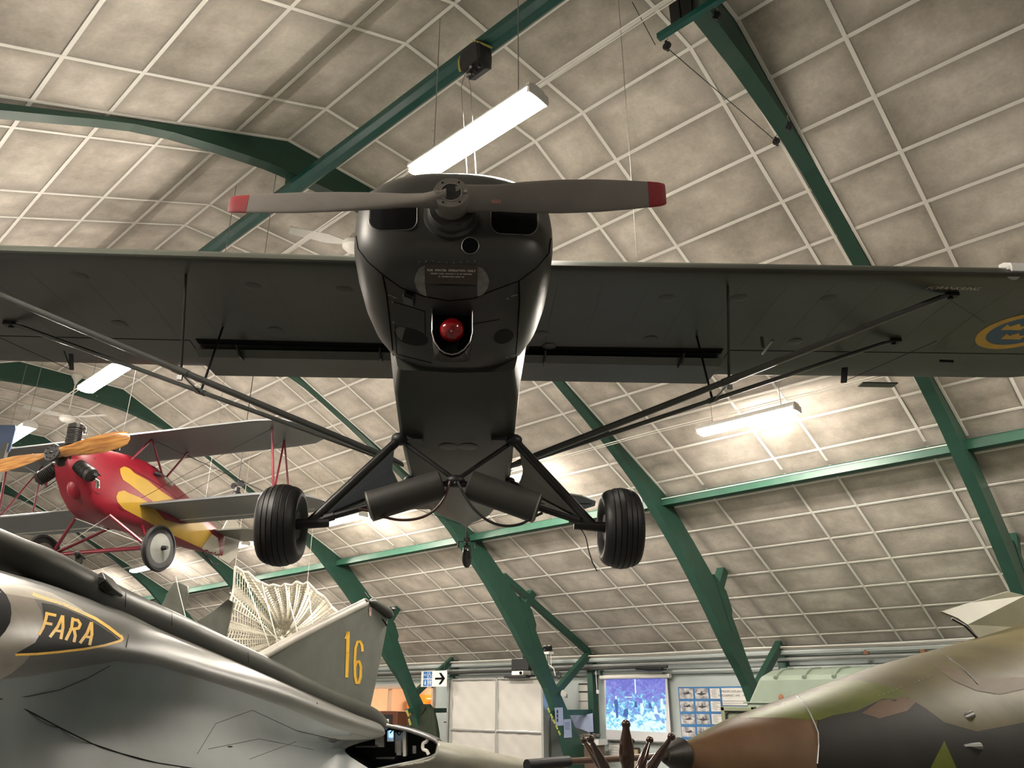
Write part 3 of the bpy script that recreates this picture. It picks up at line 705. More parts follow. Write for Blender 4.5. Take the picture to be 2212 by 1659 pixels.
# roundel with three crowns, and the mooring word
rc = (4.13, 2.17)
def disc(mb, cx_, cy_, r0, r1, off, n=48):
    vs = []; fs = []
    K = 4
    for i in range(K + 1):
        r_ = r0 + (r1 - r0) * i / K
        for k in range(n):
            x = cx_ + r_ * math.cos(2 * PI * k / n); y = cy_ + r_ * math.sin(2 * PI * k / n); vs.append((x, y, wz(x, y) - off))
    for i in range(K):
        for k in range(n): fs.append((i * n + k, i * n + (k + 1) % n, (i + 1) * n + (k + 1) % n, (i + 1) * n + k))
    mb.add(vs, fs)
M_BLUE = mat('marking blue', (0.012, 0.075, 0.17), 0.5, 0, 0.1)
for s_ in (1, -1):
    o_ = MB(); disc(o_, s_ * rc[0], rc[1], 0.235, 0.305, 0.0022); ro = o_.build('roundel', M_YEL, wing, label='yellow and blue roundel with three crowns')
    o_ = MB(); disc(o_, s_ * rc[0], rc[1], 0.0, 0.24, 0.0018); o_.build('roundel_disc', M_BLUE, ro)
    cr = MB()
    for dx, dy in ((-.095, -.06), (.095, -.06), (0.0, .09)):
        cx_, cy_ = s_ * rc[0] + dx, rc[1] + dy; pts = [(-.075, .05), (.075, .05), (.085, -.04), (.04, -.005), (0, -.055), (-.04, -.005), (-.085, -.04)]
        cr.prism([(cx_ + a_, cy_ + b_, wz(cx_ + a_, cy_ + b_) - .0035) for a_, b_ in pts], (0, 0, .001))
    cr.build('crown', M_YEL, ro)
tx = MB(); p = C(2058, 622, z=wz(3.1, 1.6) - .002); text_mesh(tx, 'F\u00d6RANKRING', 0.056, frame(Vector((p.x, p.y, wz(p.x, p.y) - .002)), Vector((1, 0.0, 0)), Vector((0, -1, 0.0))), 0, 0.0003, 0.3)
tx.build('lettering', M_CREAM, wing)
# ---- struts
def lerp(a, b, f): return Vector(a).lerp(Vector(b), f)
for s_ in (-1, 1):
    fa, ra, bt = Vector((s_ * 3.26, 1.60, wz(3.2, 1.6) + .0)), Vector((s_ * 3.26, 2.34, wz(3.2, 2.34))), Vector((s_ * .335, 1.85, -.645))
    MB().tube([fa + Vector((0, 0, -.01)), lerp(fa, bt, .03), lerp(fa, bt, .97), bt], [.012, .036, .036, .02], 12, sx=0.55, up=(0, 1, 0)).build('lift_strut', M_STRUT, cub, smooth=True)
    b2 = bt + Vector((s_ * 0.0, .03, 0))
    MB().tube([ra + Vector((0, 0, -.01)), lerp(ra, b2, .04), lerp(ra, b2, .97), b2], [.012, .024, .024, .015], 12, sx=0.6, up=(0, 1, 0)).build('lift_strut', M_STRUT, cub, smooth=True)
    for q in (fa, ra): MB().box(q + Vector((0, 0, -.012)), (.07, .05, .03)).box(q + Vector((s_ * -.02, 0, -.03)), (.03, .02, .03)).build('strut_fitting', M_BLACKSAT, cub, bevel=0.004)
    jf, jr = lerp(fa, bt, .522), lerp(ra, b2, .522)
    wf, wr = Vector((s_ * 1.73, 1.54, wz(1.73, 1.54))), Vector((s_ * 1.74, 2.33, wz(1.74, 2.33)))
    MB().tube([wf, jf], .0085, 8).build('jury_strut', M_GEAR, cub)
    MB().tube([wr, jr], .0085, 8).build('jury_strut', M_GEAR, cub)
    MB().tube([jf + Vector((0, 0, -.01)), jr + Vector((0, 0, -.01))], .007, 8).build('jury_strut', M_GEAR, cub)
    MB().tube([lerp(fa, bt, .505), lerp(fa, bt, .539)], .040, 12, sx=0.6, up=(0, 1, 0)).box(jf + Vector((0, 0, -.045)), (.03, .02, .03)).build('strut_clamp', M_STRUT, cub)
    MB().tube([lerp(ra, b2, .512), lerp(ra, b2, .532)], .028, 12, sx=0.7, up=(0, 1, 0)).build('strut_clamp', M_STRUT, cub)
    MB().tube([fa + Vector((-s_ * .02, .02, -.03)), ra + Vector((s_ * .5, -.3, 0.0))], .002, 5).build('tie_wire', M_BLACKSAT, cub)
# ---- landing gear
M_FAB = mat('gear fabric', (0.022, 0.027, 0.045), 0.5, 0, 0.12, 6); M_FAB2 = mat('gear fabric right', (0.04, 0.041, 0.038), 0.5, 0, 0.12, 6)
vee = Vector((0.012, 1.33, -.885))
for s_, fab in ((-1, M_FAB), (1, M_FAB2)):
    f0, r0, hb_ = Vector((s_ * .325 + .01, 1.40, -.63)), Vector((s_ * .335 + .01, 2.20, -.655)), Vector((s_ * .75, 1.31, -1.13))
    lg = MB().tube([f0, hb_], [.026, .028], 12).build('gear_leg', M_GEAR, cub, smooth=True)
    MB().tube([r0, hb_], [.018, .02], 10).build('gear_leg', M_GEAR, cub, smooth=True)
    n1 = (hb_ - f0).cross(r0 - f0).normalized() * .006
    o1 = lerp(f0, hb_, .06); o2 = lerp(f0, hb_, .93); o3 = lerp(r0, hb_, .93); o4 = lerp(r0, hb_, .12); o5 = lerp(o1, o4, .5) + Vector((s_ * .03, 0, -.02)); 
    MB().prism([o1 - n1 / 2, o2 - n1 / 2, o3 - n1 / 2, o4 - n1 / 2, lerp(o5, o4, .45) - n1 / 2, o5 - n1 / 2, lerp(o5, o1, .45) - n1 / 2], n1).build('leg_fairing', fab, cub)
    MB().ball(f0, .042, 12, sc=(1.2, 1, .9)).box(f0 + Vector((s_ * -.06, .02, .01)), (.14, .08, .03)).build('gear_fitting', M_BLACKSAT, cub, smooth=True)
    MB().ball(r0, .034, 12, sc=(1.1, 1.4, .9)).tube([r0, r0 + Vector((-s_ * .02, .12, -.06)), r0 + Vector((-s_ * .12, .16, .0))], .010, 8).build('gear_fitting', M_BLACKSAT, cub, smooth=True)
    MB().tube([f0 + Vector((-s_ * .03, .01, -.02)), vee], .013, 10).build('gear_cabane', M_GEAR, cub)
    e0, e1 = vee + Vector((s_ * .035, 0, -.015)), hb_ + Vector((0, 0, 0))
    MB().tube([e0, e1], [.017, .017], 10).tube([lerp(e0, e1, .83), lerp(e0, e1, .9)], .024, 10).build('shock_strut', M_GEAR, cub)
    c0, c1 = lerp(e0, e1, .05) + Vector((0, -.02, .0)), lerp(e0, e1, .59) + Vector((0, -.02, -.01))
    cyl = MB().lathe(c0, c1 - c0, [(0, .07), (.008, .080), ((c1 - c0).length - .008, .082), ((c1 - c0).length, .065)], 32).build('shock_cover', mat('canvas cover', (0.030, 0.029, 0.026), 0.5, 0, 0.15, 12), cub, smooth=True)
    MB().lathe(c1 - (c1 - c0).normalized() * .015, c1 - c0, [(0, .0825), (.008, .0825)], 32, cap=False).build('cover_band', M_DULLST, cyl)
    ax_ = Vector((s_, 0, -.02)).normalized(); cwh = Vector((s_ * .895 + .002, 1.30, -1.145))
    MB().tube([hb_ - ax_ * .10, cwh], [.024, .03], 12).build('axle', M_GEAR, cub)
    W2 = .104; prof = [(-W2 * .55, .075), (-W2 * .75, .11), (-W2 * .97, .14), (-W2 * 1.0, .158), (-W2 * .96, .173), (-W2 * .86, .186), (-W2 * .73, .1955)]
    tread = []
    for k, t in enumerate((-.54, -.27, 0, .27, .54)):
        r_ = .214 - .015 * (t / .6) ** 2
        tread += [(W2 * (t - .035), r_ + .0003), (W2 * (t - .018), r_ - .004), (W2 * (t + .018), r_ - .004), (W2 * (t + .035), r_ - .0003)]
    prof = prof + tread + [(-a_, b_) for a_, b_ in reversed(prof)]
    ty = MB().lathe(cwh, ax_, prof, 64).build('tyre', M_RUBBER, cub, smooth=True)
    MB().lathe(cwh, ax_, [(-.075, .04), (-.085, .07), (-.07, .085), (.07, .085), (.085, .07), (.075, .04)], 32).build('wheel_hub', M_BLACKSAT, ty, smooth=True)
MB().ball(vee, .035, 12, sc=(1.5, 1, .9)).tube([vee + Vector((-.05, 0, -.02)), vee + Vector((.05, 0, -.02))], .02, 10).ball(vee + Vector((.0, -.04, -.03)), .014, 8).build('cabane_joint', M_BLACKSAT, cub, smooth=True)
def hose(px_pts, ys_, m, nm='brake_hose', r_=.0075):
    MB().tube(catmull([C(a_, b_, y=ys_) for a_, b_ in px_pts], 30), r_, 8).build(nm, m, cub, smooth=True)
hose([(972, 1040), (962, 1070), (945, 1095), (922, 1113), (893, 1122), (860, 1123), (828, 1116), (803, 1105), (775, 1100)], 1.27, mat('brown hose', (0.045, 0.018, 0.013), 0.35))
hose([(988, 1040), (1002, 1068), (1025, 1100), (1055, 1125), (1090, 1136), (1125, 1132), (1150, 1118), (1172, 1108)], 1.27, mat('black hose', (0.015, 0.013, 0.012), 0.35))
hose([(1255, 1143), (1265, 1160), (1272, 1190), (1280, 1215), (1290, 1234)], 1.30, M_BLACKSAT, 'loose_wire', .003)
# ---- tail
for s_ in (-1, 1):
    pts = [(.02, 5.55), (.45, 5.42), (.95, 5.45), (1.30, 5.62), (1.48, 5.85), (1.50, 6.05), (1.38, 6.25), (1.05, 6.33), (.30, 6.30), (.10, 6.15), (.02, 6.1)]
    st = MB().prism([(s_ * a_, b_, .10) for a_, b_ in pts], (0, 0, .025)).build('stabiliser', M_OLIVE, cub, bevel=.008)
    MB().tube([(s_ * .05, 5.95, .095), (s_ * 1.44, 5.93, .095)], .004, 5).build('elevator_gap', M_BLACK, st)
    MB().bar((s_ * 1.13, 5.6, .096), (s_ * 1.25, 5.88, .096), .02, .004).build('chalk_mark', M_WHITE, st, label='short white stripe')
    MB().tube([(s_ * .9, 5.8, .10), (s_ * .03, 5.75, -.20)], .003, 5).build('tail_wire', M_BLACKSAT, cub)
MB().prism([(0, 5.3, .15), (0, 5.75, .62), (0, 6.0, .85), (0, 6.35, .82), (0, 6.5, .5), (0, 6.45, .05), (0, 6.05, -.1)], (.03, 0, 0)).build('fin', M_OLIVE, cub, bevel=.008)
tw = C(1008, 1203, y=6.25)
sp = MB().tube([(.01, 5.6, -.19), (.01, 5.95, -.23), tw + Vector((0, -.03, .13))], .012, 8).build('tail_spring', M_GEAR, cub)
MB().bar(tw + Vector((0, -.02, .10)), tw + Vector((0, -.03, .24)), .035, .04).bar(tw + Vector((-.042, .01, -.02)), tw + Vector((-.035, -.02, .10)), .014, .035).bar(tw + Vector((.042, -.01, -.02)), tw + Vector((.035, -.02, .10)), .014, .035).box(tw + Vector((0, -.02, .11)), (.08, .05, .03)).box(tw + Vector((0, -.03, .19)), (.07, .05, .05)).build('tail_fork', M_STRUT, cub)
MB().lathe(tw + Vector((-.02, .008, -.02)), (1, -.42, 0), [(0, .06), (.004, .095), (.016, .105), (.028, .105), (.04, .095), (.044, .06)], 32).build('tail_wheel', M_RUBBER, cub, smooth=True)
MB().tube([tw + Vector((-.10, -.02, .17)), tw + Vector((.10, -.02, .17))], .006, 6).tube([tw + Vector((-.10, -.02, .17)), tw + Vector((-.10, -.02, .10))], .010, 8).tube([tw + Vector((.10, -.02, .17)), tw + Vector((.10, -.02, .10))], .010, 8).build('steering_arm', M_GEAR, cub)
# ---- hoist bag on the tube beam and its wires down to the aeroplane
hp = PX(1028, 128, 1, 3.26)
hg = thing('hoist_bag', 'black hoist bag with yellow strap wrapped over the green tube beam', 'hoist', tuple(hp))
M_BAG = mat('black bag', (0.016, 0.016, 0.019), 0.55, 0, 0.2, 20)
MB().loft([[Vector((x, a_ * w_, b_ * w_ - .01)) for a_, b_ in ((-.09, .02), (-.085, .09), (-.03, .13), (.07, .12), (.09, .03), (.085, -.09), (.02, -.13), (-.07, -.10))] for x, w_ in ((-.11, .75), (-.09, 1), (.09, 1), (.11, .75))]).build('bag', M_BAG, hg, smooth=True)
M_STRAP = mat('yellow strap', (0.42, 0.38, 0.10), 0.6)
MB().tube(catmull([(-.115, -.06, -.09), (-.12, -.07, .02), (-.10, -.03, .12), (-.05, .03, .17)], 12), .010, 6).tube(catmull([(-.05, .03, .17), (.03, -.06, .12), (.10, -.07, .05), (.115, .06, .09)], 12), .010, 6).build('strap', M_STRAP, hg)
MB().lathe((.02, -.05, -.16), (0, 1, 0), [(0, .03), (.03, .03)], 14).bar((.0, -.03, -.10), (.08, -.03, -.13), .03, .03).build('hook_block', M_BLACKSAT, hg)
MB().ball((.01, -.06, -.13), .016, 10).ball((-.02, -.05, -.17), .014, 10).tube([(.0, -.06, -.15), (.01, -.11, -.24)], .01, 8).ball((.01, -.11, -.24), .016, 10).build('shackle', M_STEEL, hg)
top = hp + Vector((.01, -.11, -.25))
for k, (dx, lb) in enumerate(((-.012, 'left one of the two wires holding the grey aeroplane'), (.012, 'right one of the two wires holding the grey aeroplane'))):
    bt = CM @ Vector((0.10 + dx * 2, .9, .362)); cable([top + RH * dx, top + RH * dx * 3 + Vector((0, 0, -.12)), bt], .0028, lb, M_ROPE, 'suspension_wire', 'wire')
for px_, lb in ((1377, 'thin wire rising from the right wing to the ceiling'),):
    a_ = PX(1377, 400, 2, ceil_z(6.0)); b_ = CM @ Vector((1.0, 1.6, .7)); p = PX(1376, 556, 2, (CM @ Vector((0, 0, .62))).z); q = PX(1378, 395, 1, 4.9)
    cable([p, Vector((p.x, p.y, ceil_z(p.y)))], .002, lb, M_ROPE, 'suspension_wire', 'wire')
# ================================================================ red and yellow biplane
ph, rol = R(15), R(1.0)
BB = FH * math.cos(ph) + RH * math.sin(ph); BR = RH * math.cos(ph) - FH * math.sin(ph)
BR, BU = BR * math.cos(rol) + UP * math.sin(rol), UP * math.cos(rol) - BR * math.sin(rol)
BH = EYE + ray(120, 980) * 8.3
BM = Matrix(((BR.x, BB.x, BU.x, BH.x), (BR.y, BB.y, BU.y, BH.y), (BR.z, BB.z, BU.z, BH.z), (0, 0, 0, 1))); BMI = BM.inverted()
def Bq(px, py, y=None, z=None, x=None):
    o = BMI @ EYE; d = BMI.to_3x3() @ ray(px, py)
    k = (y - o.y) / d.y if y is not None else ((z - o.z) / d.z if z is not None else (x - o.x) / d.x)
    return o + d * k
bip = thing('biplane', 'small red and yellow biplane with a varnished wooden propeller hanging at the left', 'aeroplane', M=BM)
M_BRED = mat('biplane red', (0.20, 0.007, 0.018), 0.42, 0, 0.10, 6); M_MAR = mat('biplane dark red tube', (0.14, 0.008, 0.02), 0.35, 0, 0.05)
M_BYEL = mat('biplane yellow', (0.44, 0.27, 0.03), 0.5, 0, 0.08, 5); M_SILV = mat('doped silver', (0.15, 0.157, 0.162), 0.45, 0.1, 0.08, 3)
M_TAILW = mat('tail white', (0.46, 0.43, 0.36), 0.5, 0, 0.05)
def bring(y, cx_, hw, zt, zb, n=28, flat=0.55):
    out = []
    for k in range(n):
        t = 2 * PI * k / n; c, s_ = math.cos(t), math.sin(t)
        if s_ >= 0: x = hw * math.copysign(abs(c) ** .6, c); z = zb + (zt - zb) * (flat + (1 - flat) * abs(s_) ** .9)
        else: x = hw * math.copysign(abs(c) ** .30, c) * (1 - .10 * abs(s_)); z = zb + (zt - zb) * flat * (1 - abs(s_) ** .5)
        out.append(Vector((cx_ + x, y, z)))
    return out
BS = [(.07, .04, .07, .05, -.08), (.10, .04, .13, .10, -.16), (.17, .045, .18, .14, -.25), (.30, .05, .225, .17, -.40), (.45, .05, .255, .19, -.52), (.58, .05, .27, .20, -.575), (.85, .05, .28, .23, -.59), (1.10, .05, .28, .24, -.59), (1.5, .045, .265, .17, -.59), (2.0, .03, .215, .04, -.59), (2.5, .015, .14, -.10, -.59), (3.0, 0, .05, -.25, -.59), (3.12, 0, .03, -.28, -.58)]
bf = MB().loft([bring(a, b, c, d, e) for a, b, c, d, e in BS]).build('fuselage', M_BRED, bip, smooth=True)
bpy.context.view_layer.update(); BBV = bvh_of([bf])
def z8(*pts): return [(x / 4.609, 880 + y / 4.609) for x, y in pts]
decal(BBV, [z8((1195, 610), (1235, 588), (1285, 600), (1340, 655), (1470, 725), (1600, 830), (1725, 912), (1525, 938), (1400, 850), (1290, 765), (1225, 720), (1200, 660))], M_BYEL, 'yellow_flame', bf, .004, 5, 'yellow painted patch')
decal(BBV, [z8((1158, 890), (1180, 840), (1235, 826), (1290, 855), (1400, 900), (1500, 960), (1640, 1120), (1800, 1160), (2020, 1150), (2110, 1260), (2000, 1400), (1850, 1330), (1700, 1262), (1560, 1190), (1400, 1100), (1230, 1010), (1170, 940))], M_BYEL, 'yellow_flame', bf, .004, 5, 'yellow painted patch')
decal(BBV, [z8((2110, 1262), (2170, 1300), (2190, 1480), (2080, 1455), (2005, 1402))], M_TAILW, 'tail_patch', bf, .005, 5)
for q in (z8((940, 505), (1280, 600), (1480, 710), (1640, 810), (1760, 905)), z8((760, 700), (960, 850), (1200, 1010), (1500, 1190))):
    rim(q, mat('seam dark red', (0.12, 0.006, 0.012), 0.5), .005, 'seam', bf, .002, BBV, close=False)
ck = MB().ball((.05, 1.28, .14), .2, 16, sc=(.7, 1.6, .55)).build('cockpit_coaming', M_BLACKSAT, bf, smooth=True)
chin = MB().ball((.08, .30, -.30), .12, 16, sc=(.7, 1.0, 1.2)).build('chin_bulge', M_BRED, bf, smooth=True)
# radial engine
M_CYL = mat('cylinder black', (0.018, 0.016, 0.015), 0.5, 0.3, 0.2, 20)
for a, nm in ((92, 't'), (-32, 'r'), (208, 'l')):
    d = Vector((math.cos(R(a)), 0, math.sin(R(a)))); c0 = Vector((0.03, .17, -.02)) + d * .15
    prof = [(0, .06)]
    for k in range(9): prof += [(.02 + k * .02, .078), (.029 + k * .02, .078), (.030 + k * .02, .066), (.039 + k * .02, .066)]
    prof += [(.205, .08), (.25, .076), (.26, .04)]
    cy_ = MB().lathe(c0, d, prof, 24).build('cylinder', M_CYL, bip, smooth=True)
    e = c0 + d * .26; s_ = Vector((-d.z, 0, d.x))
    MB().tube([e + Vector((0, .03, 0)) - s_ * .02, e + Vector((0, .10, 0)) - s_ * .03 + d * .0, e + Vector((0, .12, -.08)) - s_ * .03], .026, 12).build('exhaust_stub', mat('chrome', (0.7, 0.68, 0.64), 0.12, 1.0, 0), cy_, smooth=True)
    MB().box(e + s_ * .02, (.05, .05, .03)).tube([e + s_ * .03, e + s_ * .06 + Vector((0, .08, -.03)), c0 + s_ * .07 + Vector((0, .08, 0))], .006, 6).ball(e + s_ * .04 + Vector((0, .03, .01)), .014, 8).build('rocker', M_GEAR, cy_)
MB().lathe((.03, .06, -.01), (0, 1, 0), [(0, .05), (.02, .11), (.14, .15), (.22, .15)], 28).build('crankcase', M_CYL, bip, smooth=True)
# wooden propeller
def wood():
    m = mat('varnished wood', (0.55, 0.27, 0.075), 0.18, 0, 0, coat=0.6); nt = m.node_tree; b = nt.nodes['Principled BSDF']
    tc = nt.nodes.new('ShaderNodeTexCoord'); mp = nt.nodes.new('ShaderNodeMapping'); mp.inputs['Scale'].default_value = (1.2, 9, 16)
    wv = nt.nodes.new('ShaderNodeTexNoise'); wv.inputs['Scale'].default_value = 3.5; wv.inputs['Detail'].default_value = 5
    cr = nt.nodes.new('ShaderNodeValToRGB'); cr.color_ramp.elements[0].position = .35; cr.color_ramp.elements[1].position = .65
    cr.color_ramp.elements[0].color = (0.24, 0.085, 0.018, 1); cr.color_ramp.elements[1].color = (0.46, 0.23, 0.06, 1)
    nt.links.new(tc.outputs['Object'], mp.inputs['Vector']); nt.links.new(mp.outputs[0], wv.inputs['Vector']); nt.links.new(wv.outputs['Fac'], cr.inputs['Fac']); nt.links.new(cr.outputs['Color'], b.inputs['Base Color']); return m
M_WOOD = wood()
def stb(s_, x, ch, beta, th, zo=0):
    c, sn = math.cos(R(beta)), math.sin(R(beta)); out = []
    for k in range(20):
        t = 2 * PI * k / 20; u = math.cos(t) * ch / 2; w_ = math.sin(t) * th / 2
        out.append(Vector((s_ * x, -s_ * u * sn + w_ * c, u * c + s_ * w_ * sn + s_ * zo)))
    return out
pr = MB(); secs = [(-.93, .05, 10, .008), (-.90, .13, 10, .012), (-.8, .18, 12, .016), (-.6, .20, 16, .022), (-.4, .175, 22, .03), (-.22, .13, 32, .045), (-.09, .13, 55, .07), (0, .13, 90, .10), (.09, .13, 55, .07), (.22, .13, 32, .045), (.4, .175, 22, .03), (.6, .20, 16, .022), (.8, .18, 12, .016), (.90, .13, 10, .012), (.93, .05, 10, .008)]
rings = []
for x, chd, be, th in secs:
    s_ = 1 if x >= 0 else -1
    r_ = stb(s_, abs(x), chd, be if x else 90, th)
    if s_ < 0: r_ = [r_[(10 - k) % 20] for k in range(20)]
    rings.append(r_)
po = pr.loft(rings).build('propeller', M_WOOD, bip, smooth=True, label='varnished wooden two blade propeller'); po.rotation_euler = (0, R(-5.5), 0)
MB().lathe((0, -.062, 0), (0, 1, 0), [(0, .07), (.004, .095), (.02, .098), (.03, .095)], 28).build('hub_plate', M_BLACKSAT, po)
bo = MB()
for k in range(8): bo.lathe((.07 * math.cos(k * PI / 4), -.072, .07 * math.sin(k * PI / 4)), (0, 1, 0), [(0, .008), (.01, .008)], 6)
bo.lathe((0, -.078, 0), (0, 1, 0), [(0, .012), (.016, .02)], 12).build('hub_bolts', M_GEAR, po)
# wings
def bwing(nm, z, le, ch_, span, dz=0.0, cut=0.0):
    xs_ = [-span, -span + .02, -span + .10, -span + .3, -span + .6, -1.6, -.8, -.25, .25, .8, 1.6, span - .6, span - .3, span - .10, span - .02, span]
    rs = []
    for x in xs_:
        q = max(0, (abs(x) - (span - .6)) / .6); k_ = math.sqrt(max(.03, 1 - q ** 2.4)); c_ = ch_ * k_
        rs.append(foil(x, le + .55 * (ch_ - c_), c_, z + dz * abs(x), .085 * (.5 + .5 * k_)))
    return MB().loft(rs).build(nm, M_SILV, bip, smooth=True)
uw = bwing('upper_wing', .45, .80, 1.0, 2.42); lw = bwing('lower_wing', -.36, 1.0, 1.02, 2.42)
for s_ in (-1, 1):
    MB().tube([(s_ * .35, 1.70, -.392), (s_ * 2.2, 1.70, -.392)], .006, 5).build('aileron_gap', M_BAR, lw)
for s_ in (-1, 1):
    for a, b, r_ in (((1.9, 1.10, .46), (1.95, 1.2, -.32), .014), ((1.8, 1.55, .46), (1.9, 1.65, -.34), .012), ((1.8, 1.55, .46), (1.95, 1.2, -.32), .012), ((.30, 1.05, .47), (.25, .80, .12), .014), ((.30, 1.05, .47), (.24, 1.42, .08), .013), ((.40, 1.60, .46), (.24, 1.45, .08), .013)):
        MB().tube([(s_ * a[0], a[1], a[2]), (s_ * b[0], b[1], b[2])], r_, 8).build('strut', M_MAR, bip, smooth=True)
    for a, b in (((.28, 1.0, -.30), (1.9, 1.1, .45)), ((.30, 1.1, .46), (1.95, 1.2, -.33)), ((.28, 1.4, -.30), (1.8, 1.55, .45)), ((.35, 1.6, .44), (1.9, 1.65, -.33))):
        MB().tube([(s_ * a[0], a[1], a[2]), (s_ * b[0], b[1], b[2])], .003, 5).build('bracing_wire', M_GEAR, bip)
# landing gear with disc wheels
hubs = {}
for s_ in (-1, 1):
    h_ = Vector((s_ * .66, .87, -.90)); hubs[s_] = h_; cx_ = .05
    MB().tube([(cx_ + s_ * .23, .62, -.56), h_], .02, 8).build('gear_leg', M_MAR, bip, smooth=True)
    MB().tube([(cx_ + s_ * .23, 1.15, -.57), h_], .018, 8).build('gear_leg', M_MAR, bip, smooth=True)
    MB().tube([(cx_ - s_ * .23, .62, -.56), h_ + Vector((0, .02, .02))], .003, 5).build('bracing_wire', M_BAR, bip)
    wc = Vector((s_ * .79, .87, -.915))
    ty = MB().lathe(wc, (1, 0, 0), [(-.02, .215), (-.032, .228), (-.03, .245), (0, .258), (.03, .245), (.032, .228), (.02, .215)], 48).build('tyre', M_RUBBER, bip, smooth=True)
    MB().lathe(wc, (1, 0, 0), [(-.05, .02), (-.035, .06), (-.012, .217), (.012, .217), (.035, .06), (.05, .02)], 40).build('wheel_disc', mat('wheel fabric', (0.24, 0.245, 0.225), 0.5, 0, .1), ty, smooth=True)
    MB().lathe(wc + Vector((s_ * .03, 0, 0)), (s_, 0, 0), [(0, .03), (.05, .025), (.08, .018)], 14).build('wheel_cap', M_BLACKSAT, ty)
MB().tube([hubs[-1], hubs[1]], .02, 10).build('spreader_bar', M_MAR, bip, smooth=True)
MB().tube([hubs[-1] + Vector((-.1, .05, .02)), hubs[1] + Vector((.1, .05, .02))], .018, 10).build('axle', M_MAR, bip, smooth=True)
# tail
for s_ in (-1, 1):
    MB().prism([(s_ * a, b, -.30) for a, b in ((.02, 2.75), (.5, 2.78), (.85, 2.95), (.98, 3.25), (.9, 3.5), (.5, 3.6), (.04, 3.55))], (0, 0, .02)).build('tailplane', mat('tail brown green', (0.14, 0.14, 0.115), 0.5), bip)
MB().prism([(0, 3.05, -.62), (0, 3.05, -.22), (0, 3.15, -.05), (0, 3.35, -.02), (0, 3.50, -.15), (0, 3.48, -.50), (0, 3.30, -.66)], (.018, 0, 0)).build('rudder', M_TAILW, bip)
MB().tube([(0, 2.7, -.60), (0, 2.95, -.72), (0, 3.1, -.70)], .010, 6).tube([(0, 2.95, -.72), (0, 2.8, -.62)], .008, 6).build('tail_skid', M_BLACKSAT, bip)
MB().tube([(.30, 1.18, .08), (.36, 1.24, .06)], .025, 10).build('air_horn', M_BLACKSAT, bip)
MB().tube([(.36, 1.28, .05), (.38, 1.42, -.02)], [.02, .03], 12).build('venturi', M_STEEL, bip)
# its suspension wires
for a, b, lb in (((.25, .62, .20), (308, 760), 'chain and wire holding the nose of the biplane'), ((.0, 2.6, -.1), (1030 / 2.99, 800), 'thin wire holding the tail of the biplane')):
    p0 = BM @ Vector(a); top_ = Vector((p0.x + .02, p0.y, ceil_z(p0.y)))
    mb = MB().tube([p0, top_], .0035, 5)
    if a[1] < 1:
        for k in range(7): mb.tube([p0 + Vector((0, 0, .04 + k * .045 - .02)), p0 + Vector((.012, 0, .04 + k * .045)), p0 + Vector((0, 0, .04 + k * .045 + .02)), p0 + Vector((-.012, 0, .04 + k * .045)), p0 + Vector((0, 0, .04 + k * .045 - .02))], .004, 5)
    tag(mb.build('suspension_wire', M_ROPE), lb, 'wire')
# far lamp-like two-eyed emergency light hung between the wings
q = P(512, 1062, 10.6)
t = thing('emergency_light', 'small black twin head emergency light hanging between the biplane wings', 'lamp', tuple(q))
MB().tube([(0, 0, .0), (0, 0, ceil_z(q.y) - q.z)], .006, 6).build('rod', M_BLACKSAT, t)
MB().box((0, 0, .03), (.06, .05, .06)).tube([(-.1, 0, .10), (.1, 0, .10)], .01, 6).build('body', M_BLACKSAT, t)
for s_ in (-1, 1): MB().lathe((s_ * .10, 0, .10), (-FH.x, -FH.y, -.2), [(-.03, .01), (.0, .04), (.02, .045)], 16).build('lamp_head', M_BLACKSAT, t)
MB().ball((0, 0, -.06), .07, 16, sc=(1, 1, 1.1)).ball((-.02, 0, -.19), .07, 16, sc=(.9, .9, 1.2)).build('black_float', M_BLACKSAT, t, smooth=True)
# ================================================================ dark green jet at the lower left
M_JET = mat('jet green grey', (0.038, 0.039, 0.033), 0.42, 0.0, 0.16, 2.2, spec=.22)
M_JETU = mat('jet underside grey', (0.066, 0.079, 0.077), 0.45, 0.0, 0.14, 2.0, spec=.2)
M_NAT = mat('bare intake lip', (0.12, 0.105, 0.085), 0.42, 0.2, 0.18, 6, spec=.25)
jet = thing('jet_fighter', 'dark green grey jet fighter with a FARA warning arrow and tail number 16', 'aircraft', tuple(P(300, 1560, 6.0)))
JI = Matrix.Translation(-jet.location)
bpy.context.view_layer.update()
def surf(lines, nu, nv, thick=None, close=False):
    "skin through several long curves; each curve is a list of (px, py, distance)"
    cur = [catmull([P(*p) for p in l], nu) for l in lines]; rows_ = []
    for i in range(nu): rows_.append(catmull([c[i] for c in cur], nv))
    mb = MB(); vs = [JI @ p for r_ in rows_ for p in r_]
    mb.add(vs, [(i * nv + k, i * nv + k + 1, (i + 1) * nv + k + 1, (i + 1) * nv + k) for i in range(nu - 1) for k in range(nv - 1)])
    return mb
def solid(o, t=0.01): m = o.modifiers.new('s', 'SOLIDIFY'); m.thickness = t; m.offset = 0; return o
# spine of the fuselage: rounded tube that tapers aft
SPL = [(-170, 1080, 3.9, 64), (0, 1153, 4.5, 58), (78, 1184, 4.9, 55), (163, 1222, 5.5, 52), (253, 1268, 6.3, 48), (350, 1312, 7.2, 44), (424, 1348, 7.8, 41), (564, 1416, 9.0, 37), (680, 1474, 10.0, 33), (780, 1524, 10.8, 29), (810, 1545, 11.2, 23), (826, 1560, 11.4, 14)]
